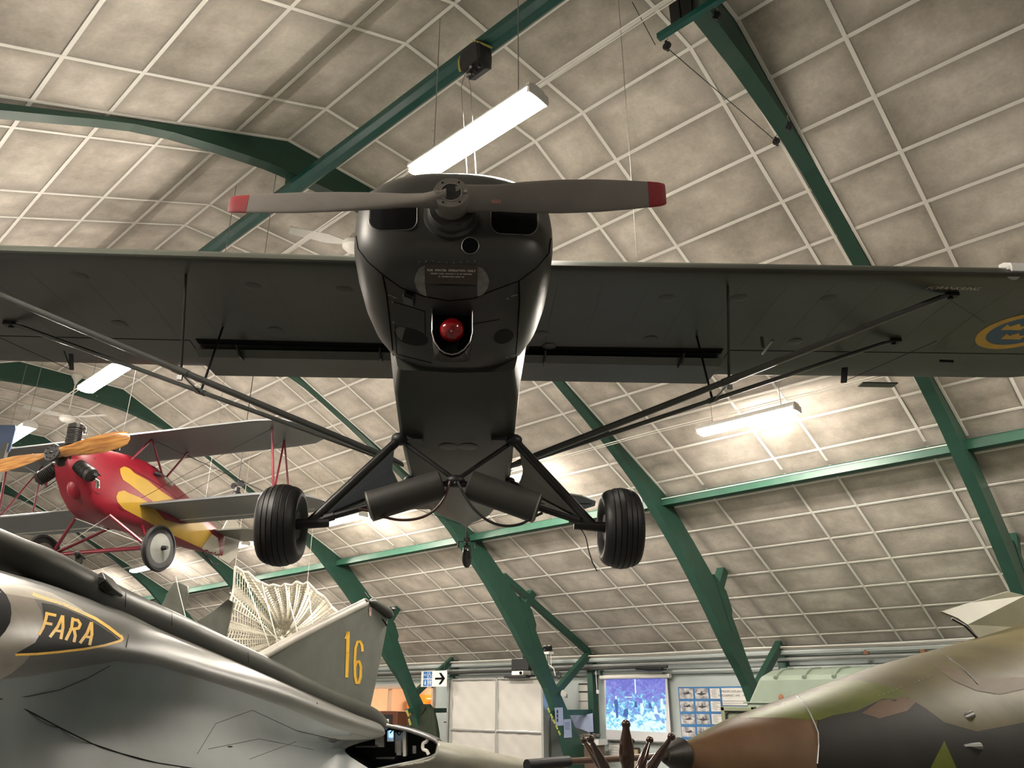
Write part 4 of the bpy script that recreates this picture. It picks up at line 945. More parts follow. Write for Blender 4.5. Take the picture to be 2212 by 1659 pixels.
# centre line and radius follow from the measured top edge of the spine
cen = catmull([P(a + d * .35, b + d * .85 + (8 if 100 < a < 700 else 0), c) for a, b, c, d in SPL], 70); rad = catmull([(d * .80 * c * .95 / FPX, 0, 0) for a, b, c, d in SPL], 70)
spn = MB().tube([JI @ p for p in cen], [max(.03, r_.x) for r_ in rad], 40)
spine = spn.build('fuselage', M_JET, jet, smooth=True)
# inner wing with thick rounded leading edge, blended into the fuselage
L1 = [(-140, 1190, 3.5), (0, 1232, 4.25), (128, 1265, 5.1), (268, 1319, 6.1), (373, 1370, 7.1), (544, 1441, 8.7), (700, 1513, 9.9), (796, 1556, 10.3)]
L2 = [(-140, 1215, 3.1), (0, 1245, 3.75), (135, 1282, 4.6), (275, 1335, 5.6), (385, 1383, 6.6), (555, 1453, 8.1), (705, 1519, 9.2), (800, 1556, 9.6)]
L3 = [(-140, 1240, 2.75), (0, 1262, 3.25), (140, 1300, 4.1), (290, 1345, 5.0), (410, 1393, 6.0), (570, 1458, 7.2), (712, 1522, 8.3), (812, 1560, 8.9)]
L4 = [(-140, 1290, 2.5), (10, 1310, 2.95), (150, 1330, 3.8), (300, 1362, 4.7), (430, 1408, 5.7), (590, 1468, 6.8), (722, 1528, 7.9), (824, 1567, 8.6)]
L5 = [(-140, 1390, 2.42), (10, 1390, 2.85), (160, 1390, 3.65), (310, 1405, 4.5), (440, 1437, 5.45), (600, 1488, 6.5), (735, 1543, 7.6), (831, 1578, 8.4)]
L6 = [(-140, 1490, 2.46), (0, 1470, 2.9), (150, 1450, 3.7), (300, 1456, 4.5), (440, 1478, 5.4), (600, 1522, 6.4), (740, 1567, 7.5), (830, 1588, 8.3)]
L7 = [(-140, 1600, 2.55), (0, 1560, 2.95), (130, 1520, 3.75), (280, 1520, 4.5), (430, 1532, 5.3), (590, 1568, 6.2), (728, 1596, 7.2), (806, 1597, 8.0)]
L8 = [(-140, 1700, 2.62), (0, 1650, 3.0), (120, 1612, 3.8), (270, 1600, 4.45), (420, 1602, 5.1), (570, 1625, 5.9), (690, 1630, 6.8), (745, 1620, 7.6)]
L9 = [(-160, 1860, 2.7), (0, 1800, 3.0), (150, 1760, 3.7), (300, 1740, 4.3), (450, 1740, 4.9), (600, 1760, 5.5), (700, 1740, 6.2), (800, 1662, 6.9)]
shell = surf([L1, L2, L3, L4, L5, L6, L7], 70, 50).build('inner_wing', M_JET, jet, smooth=True); 
under = surf([L7, L8, L9], 70, 26).build('underside', M_JETU, jet, smooth=True, label='pale grey underside of the jet')
bpy.context.view_layer.update(); BJ = bvh_of([shell, under, spine])
# the paint edge between dark upper side and pale underside
decal(BJ, [[(-10, 1468), (60, 1462), (130, 1448), (250, 1428), (330, 1436), (420, 1462), (520, 1494), (620, 1530), (720, 1572), (800, 1594), (735, 1622), (700, 1650), (640, 1700), (-10, 1700)]], M_JETU, 'pale_paint', under, .004, 14)
rim([(-5, 1510), (60, 1504), (130, 1490), (190, 1465), (238, 1438)], M_BLACK, .002, 'panel_gap', jet, .004, BJ, close=False)
rim([(-5, 1508), (60, 1535), (130, 1572), (200, 1607), (262, 1628), (340, 1648), (430, 1662)], M_BLACK, .003, 'panel_gap', jet, .004, BJ, close=False)
for q in ([(426, 1629), (466, 1563)], [(466, 1563), (545, 1534), (640, 1578), (735, 1600)], [(450, 1618), (560, 1596)], [(560, 1596), (690, 1622)], [(278, 1371), (273, 1398)], [(539, 1640), (640, 1602)], [(272, 1280), (271, 1312)], [(372, 1326), (371, 1352)], [(536, 1408), (537, 1432)]):
    n_ = 8; rim([(q[i][0] + (q[i + 1][0] - q[i][0]) * k / n_, q[i][1] + (q[i + 1][1] - q[i][1]) * k / n_) for i in range(len(q) - 1) for k in range(n_ + 1)], M_BLACK, .0016, 'panel_gap', jet, .004, BJ, close=False)
decal(BJ, [[(708, 1599), (720, 1593), (733, 1599), (721, 1606)]], M_BLACKSAT, 'vent_grille', under, .006, 4)
decal(BJ, [ell(497, 1613, 6, 1.8)], M_BLACK, 'drain_hole', under, .006, 2)
for px_, py_ in ((685, 1519), (773, 1512)): decal(BJ, [ell(px_, py_, 1.2, 3, 8)], M_BLACK, 'drain_hole', shell, .006, 2)
# intake
lipc = catmull([P(-12, 1268, 3.02), P(26, 1288, 2.98), P(48, 1325, 2.95), P(54, 1368, 2.94), P(44, 1415, 2.95), P(15, 1462, 2.97), P(-30, 1500, 3.0)], 40)
M_HOLE = M_BLACK
decal(BJ, [[(-20, 1254), (30, 1262), (72, 1290), (88, 1318), (94, 1345), (90, 1375), (76, 1402), (52, 1432), (26, 1454), (-20, 1480)]], M_NAT, 'intake_lip', shell, .004, 7, 'worn bare metal intake lip')
decal(BJ, [[(-20, 1264), (0, 1270), (14, 1285), (23, 1305), (25, 1325), (22, 1345), (12, 1363), (0, 1377), (-20, 1390)]], M_HOLE, 'intake_mouth', shell, .008, 5)
decal(BJ, [[(-5, 1256), (60, 1266), (110, 1280), (150, 1300), (175, 1315), (192, 1331), (160, 1316), (120, 1303), (70, 1292), (0, 1280)]], mat('scuffed pale paint', (0.20, 0.185, 0.14), 0.4, 0.1, .15, 8), 'worn_paint', shell, .007, 4)
decal(BJ, [[(90, 1302), (95, 1330), (92, 1360), (76, 1388), (34, 1412), (100, 1411), (170, 1405), (220, 1396), (256, 1382), (243, 1370), (215, 1352), (185, 1334), (150, 1318), (115, 1306)]], mat('warning black', (0.006, 0.0065, 0.0065), 0.6, 0, .1, spec=0.05), 'warning_arrow', shell, .005, 6, 'black arrow shaped warning panel')
k5 = 5.53
z5 = lambda *pts: [(x / k5, 1140 + y / k5) for x, y in pts]
brd = [*stroke(z5((400, 790), (560, 850), (760, 915), (960, 1000), (1150, 1090), (1300, 1190), (1440, 1300)), 6.5), *stroke(z5((1445, 1290), (1462, 1325), (1440, 1350)), 6), *stroke(z5((1445, 1350), (1250, 1405), (1000, 1450), (700, 1485), (450, 1508), (190, 1518)), 5)]
decal(BJ, brd, M_YEL, 'arrow_border', shell, .007, 4, 'yellow border of the warning arrow')
LT = [*stroke(z5((565, 1015), (545, 1100), (515, 1190), (468, 1272)), 6.5), *stroke(z5((548, 1022), (665, 1046)), 6), *stroke(z5((525, 1135), (618, 1152)), 6),
      *stroke(z5((745, 1055), (690, 1180), (600, 1300)), 6.5), *stroke(z5((750, 1055), (752, 1190), (728, 1322)), 6.5), *stroke(z5((665, 1228), (745, 1238)), 5.5),
      *stroke(z5((870, 1080), (855, 1200), (790, 1335)), 6.5), *stroke(z5((862, 1095), (930, 1105), (960, 1150), (940, 1200), (835, 1215)), 6), *stroke(z5((885, 1215), (900, 1290), (885, 1358)), 6.5),
      *stroke(z5((1090, 1135), (1040, 1260), (960, 1372)), 6.5), *stroke(z5((1095, 1135), (1098, 1270), (1072, 1395)), 6.5), *stroke(z5((1015, 1300), (1090, 1310)), 5.5)]
decal(BJ, LT, M_YEL, 'lettering', shell, .007, 3, 'yellow letters FARA')
# scoop and blade aerial on the spine
def jp(*a): return JI @ P(*a)
hsp = (BVHTree.ray_cast(bvh_of([spine]), EYE, ray(238, 1282).normalized())[0] - EYE).dot(FH)
def js(a, b, c): return JI @ P(a, b, hsp + c - 6.2)
sc = MB().loft([[js(204, 1242, 6.05), js(221, 1234, 6.1), js(228, 1250, 6.02), js(211, 1268, 5.98)], [js(214, 1246, 6.2), js(243, 1249, 6.3), js(246, 1272, 6.1), js(228, 1282, 6.08)], [js(240, 1266, 6.4), js(262, 1272, 6.5), js(267, 1286, 6.3), js(262, 1291, 6.3)]])
so = sc.build('air_scoop', M_JET, jet, smooth=True, bevel=.01)
MB().add([js(206, 1244, 6.02), js(220, 1237, 6.07), js(226, 1250, 5.98), js(212, 1264, 5.95)], [(0, 1, 2, 3)]).build('scoop_mouth', M_BLACK, so)
MB().bar(jp(167, 1222, 5.75), jp(172, 1203, 5.75), .02, .05).tube([jp(160, 1194, 5.7), jp(166, 1196, 5.72), jp(184, 1207, 5.8)], [.008, .022, .006], 10).build('blade_aerial', M_JET, jet)
# fin with the number 16
fin_o = [(560, 1424, 8.95), (640, 1379, 9.5), (720, 1338, 10.1), (797, 1300, 10.7), (812, 1303, 10.9), (838, 1320, 11.1), (842, 1324, 11.15), (828, 1400, 11.2), (812, 1480, 11.25), (800, 1535, 11.3), (700, 1500, 10.4), (630, 1466, 9.7)]
fp = [jp(*p) for p in fin_o]; nf = (fp[3] - fp[0]).cross(fp[9] - fp[0]).normalized() * .09
eye_l = JI @ EYE; n0 = nf.normalized()
fp = [eye_l + (p - eye_l) * ((fp[0] - eye_l).dot(n0) / (p - eye_l).dot(n0)) for p in fp]   # keep the fin skin flat
fin = MB().prism(fp, nf).build('tail_fin', mat('fin grey green', (0.10, 0.105, 0.088), 0.5, 0, 0.14, 3), jet, bevel=.02)
le_ = [jp(*p) for p in ((562, 1425, 8.9), (640, 1381, 9.45), (720, 1340, 10.05), (796, 1302, 10.65))]
MB().tube([p + nf * .5 for p in le_], .055, 10).build('fin_leading_edge', mat('pale leading edge', (0.36, 0.34, 0.30), 0.45, 0, .12, 5), fin, smooth=True)
MB().tube(catmull([jp(790, 1298, 10.6), jp(806, 1302, 10.8), jp(826, 1314, 11.0), jp(840, 1324, 11.15), jp(844, 1332, 11.2)], 14), [.02] * 3 + [.06] * 8 + [.05] * 3, 12).build('fin_cap', M_JET, fin, smooth=True)
MB().tube([jp(787, 1279, 10.6), jp(797, 1292, 10.65)], .006, 6).build('fin_probe', M_BLACKSAT, fin)
MB().ball(jp(846, 1316, 11.2), .05, 12, sc=(1, 1.4, .7)).build('tail_light', M_BLACKSAT, fin, smooth=True)
bpy.context.view_layer.update(); BFN = bvh_of([fin])
decal(BFN, stroke([(752, 1366), (751, 1410), (749, 1462)], 7) + stroke([(751, 1366), (747, 1379)], 5), M_YEL, 'lettering', fin, .008, 4, 'yellow painted number 16')
decal(BFN, stroke([(783, 1406), (782, 1394), (778, 1386), (772, 1387), (768, 1400), (766.5, 1430), (767, 1460), (770, 1475), (775, 1475), (779, 1462), (779.5, 1440), (776, 1429), (770, 1430), (767, 1440)], 5.5), M_YEL, 'lettering', fin, .008, 3)
decal(BFN, [[(797, 1312), (803, 1312), (802, 1331), (799, 1331), (797, 1326)]], mat('pink grey patch', (0.42, 0.30, 0.25), 0.6), 'repair_patch', fin, .008, 4)
rim([(826, 1337), (831, 1344), (836, 1351)], M_BLACK, .008, 'hinge_gap', fin, .01, BFN, close=False)
# opened equipment bay behind the wing tip, with boxes inside
bay = [(735, 1621), (765, 1606), (800, 1586), (832, 1577), (838, 1568), (880, 1578), (915, 1590), (938, 1600), (949, 1612), (948, 1624), (935, 1634), (900, 1643), (850, 1652), (800, 1662)]
bd = [jp(a, b, 8.6) for a, b in bay]; nb = JI.to_3x3() @ (FH * .55)
MB().prism([p + nb for p in bd], nb * .05).build('bay_back', M_BLACKSAT, jet)
mbw = MB(); mbw.loft([bd, [p + nb for p in bd]], cap=False); mbw.build('equipment_bay', M_BLACKSAT, jet)
MB().tube([jp(834, 1567, 8.55), jp(880, 1577, 8.6), jp(915, 1589, 8.62), jp(940, 1600, 8.65), jp(950, 1613, 8.66), jp(948, 1626, 8.64), jp(930, 1637, 8.6), jp(895, 1646, 8.55), jp(845, 1656, 8.5), jp(790, 1668, 8.4)], .018, 8).build('bay_rim', M_DULLST, jet, smooth=True)
def jbox(px0, py0, px1, py1, h, d, m, nm, par=jet):
    a, b, c_, e = jp(px0, py0, h), jp(px1, py0, h), jp(px1, py1, h), jp(px0, py1, h); return MB().prism([a, b, c_, e], FH * d).build(nm, m, par, bevel=.003)
jbox(836, 1578, 850, 1602, 8.75, .06, M_BAR, 'avionics_box'); jbox(853, 1582, 870, 1626, 8.8, .1, M_HOUS, 'avionics_box'); jbox(870, 1580, 877, 1634, 8.75, .15, M_BAR, 'avionics_box')
jbox(810, 1590, 830, 1614, 8.85, .1, M_HOUS, 'avionics_box'); jbox(856, 1600, 866, 1632, 8.7, .05, M_DULLST, 'avionics_box'); jbox(840, 1578, 849, 1593, 8.72, .02, mat('small blue screen', (0.2, 0.5, 0.9), 0.3, var=0, emit=((0.25, 0.55, 1.0), 1.6)), 'blue_screen')
jbox(768, 1611, 812, 1615, 8.7, .15, M_STRUT, 'equipment_rail'); jbox(812, 1636, 852, 1640, 8.66, .12, M_STRUT, 'equipment_rail'); jbox(891, 1611, 899, 1628, 8.72, .03, M_DULLST, 'latch_plate')
MB().tube(catmull([jp(924, 1594, 8.66), jp(921, 1602, 8.66), jp(914, 1606, 8.66), jp(914, 1618, 8.66), jp(922, 1622, 8.66), jp(926, 1630, 8.66)], 20), .018, 8).build('bay_hook', M_BAR, jet, smooth=True)
MB().tube(catmull([jp(842, 1584, 8.7), jp(852, 1576, 8.7), jp(862, 1588, 8.7), jp(868, 1578, 8.7)], 16), .007, 6).build('wiring', M_BLACKSAT, jet)
# outer wing running on past the bay
ow = surf([[(938, 1602, 8.9), (990, 1612, 9.1), (1060, 1627, 9.4), (1130, 1643, 9.7), (1200, 1662, 10.0)], [(944, 1610, 8.6), (995, 1622, 8.8), (1060, 1636, 9.1), (1130, 1652, 9.4), (1190, 1676, 9.7)], [(930, 1640, 8.5), (990, 1645, 8.7), (1050, 1655, 9.0), (1110, 1672, 9.3), (1180, 1700, 9.6)], [(860, 1654, 8.45), (930, 1665, 8.6), (1010, 1680, 8.9), (1080, 1700, 9.1), (1170, 1730, 9.4)]], 30, 16)
oo = solid(ow.build('outer_wing', mat('wing pale paint', (0.19, 0.185, 0.15), 0.42, 0.05, 0.15, 4), jet, smooth=True), .03)
bpy.context.view_layer.update(); BO = bvh_of([oo])
decal(BO, [[(996, 1616), (1022, 1619), (1020, 1630), (994, 1629)]], mat('worn brown patch', (0.10, 0.06, 0.05), 0.5), 'worn_patch', oo, .02, 4)
decal(BO, [[(935, 1634), (960, 1622), (975, 1640), (1000, 1662), (900, 1662), (870, 1655)]], mat('wing seam green', (0.15, 0.165, 0.15), 0.45), 'wing_root_panel', oo, .018, 5)
# main wheel legs (mostly below the frame) keep the jet on the floor
for a in ((560, 1560, 6.6), (-60, 1560, 3.4)):
    p = P(*a); MB().tube([JI @ p, JI @ Vector((p.x, p.y, .3))], .05, 10).build('gear_leg', M_DULLST, jet)
    MB().lathe(JI @ Vector((p.x, p.y, .3)) - RH * .1, RH, [(0, .2), (.03, .3), (.17, .3), (.2, .2)], 28).build('wheel', M_RUBBER, jet, smooth=True)

# ================================================================ green tail fins behind the jet
tf = thing('tail_unit', 'olive green tail unit with two upright fins rising behind the dark jet spine', 'tail unit', tuple(P(430, 1440, 11.5)))
tl = tf.location.copy(); tf.location.z = 0; tl = tf.location
M_OLV = mat('fin olive', (0.075, 0.078, 0.062), 0.45, 0, .25, 5)
def tfp(*a): return P(*a) - tl
MB().prism([tfp(342, 1320, 11.3), tfp(366, 1272, 11.3), tfp(376, 1257, 11.3), tfp(388, 1257, 11.3), tfp(404, 1266, 11.3), tfp(405, 1280, 11.3), tfp(398, 1310, 11.3), tfp(390, 1345, 11.3), tfp(385, 1470, 11.3), tfp(345, 1470, 11.3)], FH * .07).build('tail_fin', M_OLV, tf, bevel=.01)
MB().prism([tfp(420, 1345, 11.6), tfp(462, 1318, 11.6), tfp(492, 1294, 11.6), tfp(504, 1301, 11.6), tfp(496, 1335, 11.6), tfp(486, 1378, 11.6), tfp(480, 1470, 11.6), tfp(422, 1470, 11.6)], FH * .07).build('tail_fin', M_OLV, tf, bevel=.01)
bx = tfp(420, 1440, 11.5); MB().tube([bx + Vector((0, 0, -.25)) - RH * .9, bx + Vector((0, 0, -.25)) + RH * .6], .3, 24).build('body', M_OLV, tf, smooth=True)
MB().bar((bx.x, bx.y, 0), (bx.x, bx.y, bx.z), .3, .3).build('stand', M_BLACKSAT, tf)
cable([P(380, 1245, 11.2), P(385, 1270, 11.2), P(404, 1345, 11.2)], .006, 'white cord draped over the left tail fin', M_BAR, 'cord', 'cord')

# ================================================================ camouflaged jet at the lower right
M_CBR = mat('camouflage brown', (0.125, 0.073, 0.040), 0.5, 0.0, 0.14, 5, spec=.12); M_CGR = mat('camouflage green', (0.098, 0.112, 0.020), 0.48, 0.0, 0.16, 5, spec=.12)
M_COL = mat('camouflage olive', (0.095, 0.080, 0.036), 0.5, 0.0, 0.25, 3, spec=.12); M_CDK = mat('camouflage dark', (0.011, 0.010, 0.008), 0.6, 0.0, 0.3, 3, spec=.2); M_HILITE = mat('painted highlight tan', (0.12, 0.092, 0.058), 0.55, 0, .2, 4, spec=.1)
TOPL = [(1440, 1627, 4.3), (1466, 1609, 4.35), (1558, 1560, 4.5), (1628, 1532, 4.65), (1716, 1501, 4.85), (1888, 1442, 5.3), (2002, 1409, 5.7), (2112, 1378, 6.1), (2212, 1347, 6.5), (2400, 1290, 7.2)]
BOTL = [(1440, 1637, 4.28), (1473, 1657, 4.30), (1570, 1730, 4.4), (1650, 1790, 4.5), (1760, 1870, 4.65), (1960, 2000, 5.0), (2100, 2080, 5.3), (2260, 2150, 5.6), (2400, 2210, 5.9), (2650, 2300, 6.5)]
a_ = catmull([P(*p) for p in TOPL], 90); b_ = catmull([P(*p) for p in BOTL], 90)
cj = thing('camouflaged_jet', 'brown and green camouflaged jet nose pointing left at the lower right', 'aircraft', (a_[45].x, a_[45].y, 0)); CJ = cj.location.copy()
NV = 56; rings = []
for i in range(90):
    c_ = (a_[i] + b_[i]) / 2; v = (a_[i] - b_[i]) / 2
    ax_ = ((a_[min(i + 1, 89)] + b_[min(i + 1, 89)]) - (a_[max(i - 1, 0)] + b_[max(i - 1, 0)])).normalized(); s_ = v.cross(ax_).normalized() * v.length
    rings.append([c_ + v * math.cos(2 * PI * k / NV) + s_ * math.sin(2 * PI * k / NV) - CJ for k in range(NV)])
mb = MB().loft(rings)
nose = mb.build('fuselage', [M_COL], cj, smooth=True)
bpy.context.view_layer.update(); BN = bvh_of([nose])
def cam(ol, m, nm, off, st=12, lb=None): return decal(BN, [ol], m, nm, nose, off, st, lb)
cam([(1462, 1614), (1500, 1590), (1558, 1560), (1600, 1545), (1640, 1549), (1700, 1550), (1762, 1552), (1766, 1600), (1764, 1690), (1500, 1690)], M_CBR, 'radome_brown', .004, 10, 'brown painted radome')
cam([(1580, 1549), (1628, 1531), (1716, 1500.5), (1800, 1472), (1860, 1470), (1950, 1490), (1960, 1520), (1900, 1530), (1840, 1540), (1770, 1556), (1700, 1551), (1640, 1550)], M_CGR, 'camouflage_patch', .005, 10, 'bright green camouflage patch')
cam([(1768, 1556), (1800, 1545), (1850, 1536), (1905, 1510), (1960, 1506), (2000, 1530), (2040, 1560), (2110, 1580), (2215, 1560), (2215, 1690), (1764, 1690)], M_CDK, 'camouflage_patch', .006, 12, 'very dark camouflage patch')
cam([(2000, 1425), (2060, 1440), (2110, 1472), (2160, 1462), (2230, 1464), (2230, 1484), (2160, 1500), (2110, 1492), (2060, 1470)], M_HILITE, 'camouflage_patch', .005, 10, 'paler patch, a highlight painted on')  # small brownish highlight put into the colour, not part of the camouflage
cam([(1862, 1540), (1900, 1514), (1950, 1504), (1980, 1515), (1960, 1535), (1900, 1552)], M_CBR, 'camouflage_patch', .007, 10)
cam([(2010, 1659), (2040, 1600), (2060, 1645), (2080, 1690), (2000, 1690)], M_CGR, 'camouflage_patch', .009, 8)
rim([(1722, 1504), (1735, 1517), (1750, 1542), (1760, 1565), (1767, 1583), (1768, 1610), (1765, 1650)], M_DULLST, .005, 'radome_joint', nose, .008, BN, close=False)
rim([(2031, 1406), (2055, 1425), (2085, 1448), (2112, 1478)], M_BLACKSAT, .005, 'panel_gap', nose, .008, BN, close=False)
for k in range(13):
    px_ = 1900 + k * 9.5; d = ray(px_, 1504 - k * 3.6).normalized(); h = BN.ray_cast(EYE, d)
    if h[0]: MB().ball(h[0] - CJ, .006, 6).build('rivet', M_DULLST, nose)
h = BN.ray_cast(EYE, ray(2095, 1545).normalized())
if h[0]: MB().lathe(h[0] - CJ, (-.6, -.6, -.3), [(-.02, .02), (.03, .018), (.07, .012)], 12).build('probe', M_DULLST, nose)
h = BN.ray_cast(EYE, ray(2118, 1612).normalized())
if h[0]: MB().tube([h[0] - CJ, h[0] - CJ + Vector((-.10, -.12, 0)), h[0] - CJ + Vector((-.06, -.12, -.25))], .02, 8).build('vent_pipe', M_DULLST, nose)
# nose cap, pitot boom, sheath
tip0, tip1 = P(1468, 1632, 4.33), P(1437, 1633, 4.25); dv = (tip1 - tip0)
MB().lathe(tip0 - CJ, dv, [(0, .085), (dv.length * .6, .055), (dv.length, .035)], 24).build('nose_cap', mat('worn dark cap', (0.025, 0.022, 0.018), 0.45, 0.2, .4, 20), nose, smooth=True)
e_ = P(1222, 1645, 3.9)
MB().tube([tip1 - CJ, e_ - CJ], [.016, .014], 12).build('pitot_boom', mat('copper brown boom', (0.16, 0.10, 0.075), 0.3, 0.5), nose, smooth=True)
s0, s1 = P(1228, 1645, 3.9), P(1138, 1653, 3.72)
sh_ = MB().tube([s0 - CJ, s1 - CJ], .024, 14).build('boom_sheath', M_BLACKSAT, nose, smooth=True, label='black protective sheath on the boom tip')
MB().prism([P(1140, 1655, 3.73) - CJ, P(1222, 1652, 3.9) - CJ, P(1222, 1690, 3.9) - CJ, P(1135, 1690, 3.73) - CJ], Vector((0, 0, -.002)) + FH * .01).build('hazard_flag', mat('hazard yellow', (0.35, 0.30, 0.03), 0.5), sh_)
# raised pale panel on the back
cp = [P(2034, 1321, 6.2), P(2100, 1300, 6.35), P(2176, 1277, 6.5), P(2214, 1286, 6.55), P(2300, 1330, 6.7), P(2212, 1356, 6.55), P(2114, 1380, 6.15), P(2090, 1350, 6.15), P(2070, 1335, 6.15)]
MB().prism([p - CJ for p in cp], FH * .04).build('canopy_panel', mat('pale sage', (0.17, 0.165, 0.11), 0.55, 0, .1, 4), cj, bevel=.004, label='raised pale green panel on the fuselage top')
MB().tube([P(2056, 1336, 6.1) - CJ, P(2085, 1352, 6.1) - CJ, P(2112, 1379, 6.1) - CJ], .01, 6).build('panel_seal', M_BLACKSAT, cj)
p = P(2150, 1700, 5.8); MB().tube([p - CJ, Vector((p.x, p.y, .25)) - CJ], .06, 10).build('gear_leg', M_DULLST, cj)
MB().lathe(Vector((p.x, p.y, .28)) - CJ - RH * .1, RH, [(0, .2), (.03, .28), (.17, .28), (.2, .2)], 28).build('wheel', M_RUBBER, cj, smooth=True)
# ================================================================ things along the side wall
def on(px, py, y=YW): return PX(px, py, 1, y)
def wbar(pts, r, label, m, name='wall_pipe', cat='pipe', grp=None, n=8):
    return tag(MB().tube(pts, r, n).build(name, m, smooth=True), label, cat, grp)
M_PIPE = mat('pale pipe', (0.46, 0.50, 0.49), 0.35, 0.1, .06, 3); M_DPIPE = mat('dark pipe', (0.05, 0.05, 0.048), 0.4, .2, .1)
wbar([(3, 13.62, 2.36), (-33, 13.62, 2.36)], .055, 'thick pale pipe along the top of the side wall', M_PIPE)
wbar([(-1.0, 13.60, 2.24), (-33, 13.60, 2.24)], .03, 'grey pipe on the side wall under the thick pale one', mat('grey pipe', (0.34, 0.35, 0.34), 0.35, .3, .1))
wbar([(-8.4, 13.52, 2.18), (-24, 13.52, 2.18)], .028, 'black pipe on the side wall, ending above the projection screen', M_DPIPE)
wbar([(3, 13.72, 2.10), (-33, 13.72, 2.10)], .028, 'pale pipe low on the side wall above the screen', M_PIPE)
wbar([(-9.1, 13.5, 2.17), (-8.8, 13.5, 2.145), (-8.5, 13.5, 2.14)], .036, 'dark padded cuff on the pipe above the screen', M_BLACKSAT, 'pipe_cuff', 'pipe')
for k, (yy, zz) in enumerate(((13.55, 2.44), (13.52, 2.41))):
    wbar([(3 - i * 1.2, yy, zz + .012 * math.sin(i * 1.7 + k)) for i in range(31)], .009, ('brown' if k else 'white') + ' cable sagging along the top edge of the side wall', mat('brown cable', (0.22, 0.16, 0.11), 0.5) if k else M_BAR, 'wall_cable', 'cable', n=5)
for px_ in (1871, 1995): 
    p = on(px_, 1407, 13.62); tag(MB().tube([p + Vector((0, 0, -.05)), p + Vector((0, 0, .03))], .05, 10).build('pipe_bracket', mat('brown clip', (0.25, 0.12, 0.07), .6)), 'small reddish brown pipe clip %s the green shelter roof' % ('above the left part of' if px_ == 1871 else 'above the right part of'), 'clip')
# projection screen with a running film
SX0, SX1 = on(1303, 1466, 13.72).x, on(1440, 1468, 13.72).x
ps = thing('projection_screen', 'pull down projection screen showing a bright blue film picture on the side wall', 'screen', ((SX0 + SX1) / 2, 13.72, 1.0))
ztop, zb_ = on(1370, 1466, 13.72).z - 1.0, on(1370, 1601, 13.72).z - 1.0; hw = (SX1 - SX0) / 2
MB().tube([(-hw - .07, 0, ztop + .04), (hw + .09, 0, ztop + .04)], .045, 16).build('casing', M_WHITE, ps, smooth=True)
MB().box((0, .02, (ztop + zb_) / 2), (hw * 2, .008, ztop - zb_)).build('fabric', mat('screen grey white', (0.60, 0.60, 0.62), 0.7, 0, .03), ps)
MB().box((0, .015, zb_), (hw * 2 + .04, .03, .025)).build('bottom_bar', M_DULLST, ps)
MB().box((-hw - .02, 0, ztop + .12), (.05, .08, .1)).box((hw - .05, .02, ztop + .12), (.05, .08, .1)).build('wall_bracket', M_GREEN, ps)
def film():
    m = bpy.data.materials.new('film picture'); m.use_nodes = True; nt = m.node_tree; N = nt.nodes; L = nt.links; b = N['Principled BSDF']
    uv = N.new('ShaderNodeUVMap'); mp = N.new('ShaderNodeMapping'); mp.inputs['Scale'].default_value = (12, 10, 1)
    n = N.new('ShaderNodeTexNoise'); n.inputs['Scale'].default_value = 1; n.inputs['Detail'].default_value = 7; n.inputs['Roughness'].default_value = .62; n.inputs['Distortion'].default_value = 1.3
    L.new(uv.outputs['UV'], mp.inputs['Vector']); L.new(mp.outputs[0], n.inputs['Vector'])
    sp = N.new('ShaderNodeSeparateXYZ'); L.new(uv.outputs['UV'], sp.inputs['Vector'])
    ad = N.new('ShaderNodeMath'); ad.operation = 'MULTIPLY_ADD'; ad.inputs[1].default_value = -0.34; ad.inputs[2].default_value = .17; L.new(sp.outputs['Y'], ad.inputs[0])
    s2 = N.new('ShaderNodeMath'); L.new(n.outputs['Fac'], s2.inputs[0]); L.new(ad.outputs[0], s2.inputs[1])
    cr = N.new('ShaderNodeValToRGB'); e = cr.color_ramp.elements; e[0].position = .34; e[0].color = (0.06, 0.08, 0.55, 1); e[1].position = .64; e[1].color = (0.72, 0.98, 0.95, 1)
    for p_, c_ in ((.43, (0.20, 0.20, 0.72, 1)), (.49, (0.04, 0.26, 0.66, 1)), (.56, (0.12, 0.66, 0.92, 1))):
        q = e.new(p_); q.color = c_
    L.new(s2.outputs[0], cr.inputs['Fac']); L.new(cr.outputs['Color'], b.inputs['Emission Color']); b.inputs['Emission Strength'].default_value = 0.62; b.inputs['Base Color'].default_value = (.1, .1, .1, 1)
    return m
q4 = [on(1308, 1467, 13.72), on(1436, 1466, 13.72), on(1439, 1583, 13.72), on(1309, 1576, 13.72)]
pic = MB().add([Vector((p.x - ps.location.x, .012, p.z - 1.0)) for p in q4], [(0, 1, 2, 3)], 0, [[(0, 1), (1, 1), (1, 0), (0, 0)]]).build('film_picture', film(), ps, label='glowing blue and cyan film picture of people outdoors')
M_FIG = mat('film figure', (.02, .02, .02), .5, var=0, emit=((0.05, 0.16, 0.5), .5)); M_FIG2 = mat('film figure light', (.02, .02, .02), .5, var=0, emit=((0.75, 1.0, 0.9), .65))
def figp(pts, m):
    MB().add([Vector((on(a, b, 13.72).x - ps.location.x, .009, on(a, b, 13.72).z - 1.0)) for a, b in pts], [tuple(range(len(pts)))]).build('film_figure', m, pic)
def z7(*p): return [(1280 + x / 6.405, 1400 + y / 6.405) for x, y in p]
figp(z7((290, 720), (340, 715), (352, 780), (345, 880), (352, 960), (325, 970), (318, 880), (300, 790)), M_FIG); figp(z7((308, 662), (330, 662), (334, 700), (312, 710)), M_FIG2)
figp(z7((430, 850), (480, 830), (495, 900), (470, 960), (415, 940)), M_FIG); figp(z7((655, 765), (690, 760), (712, 850), (690, 925), (660, 915)), M_FIG2)
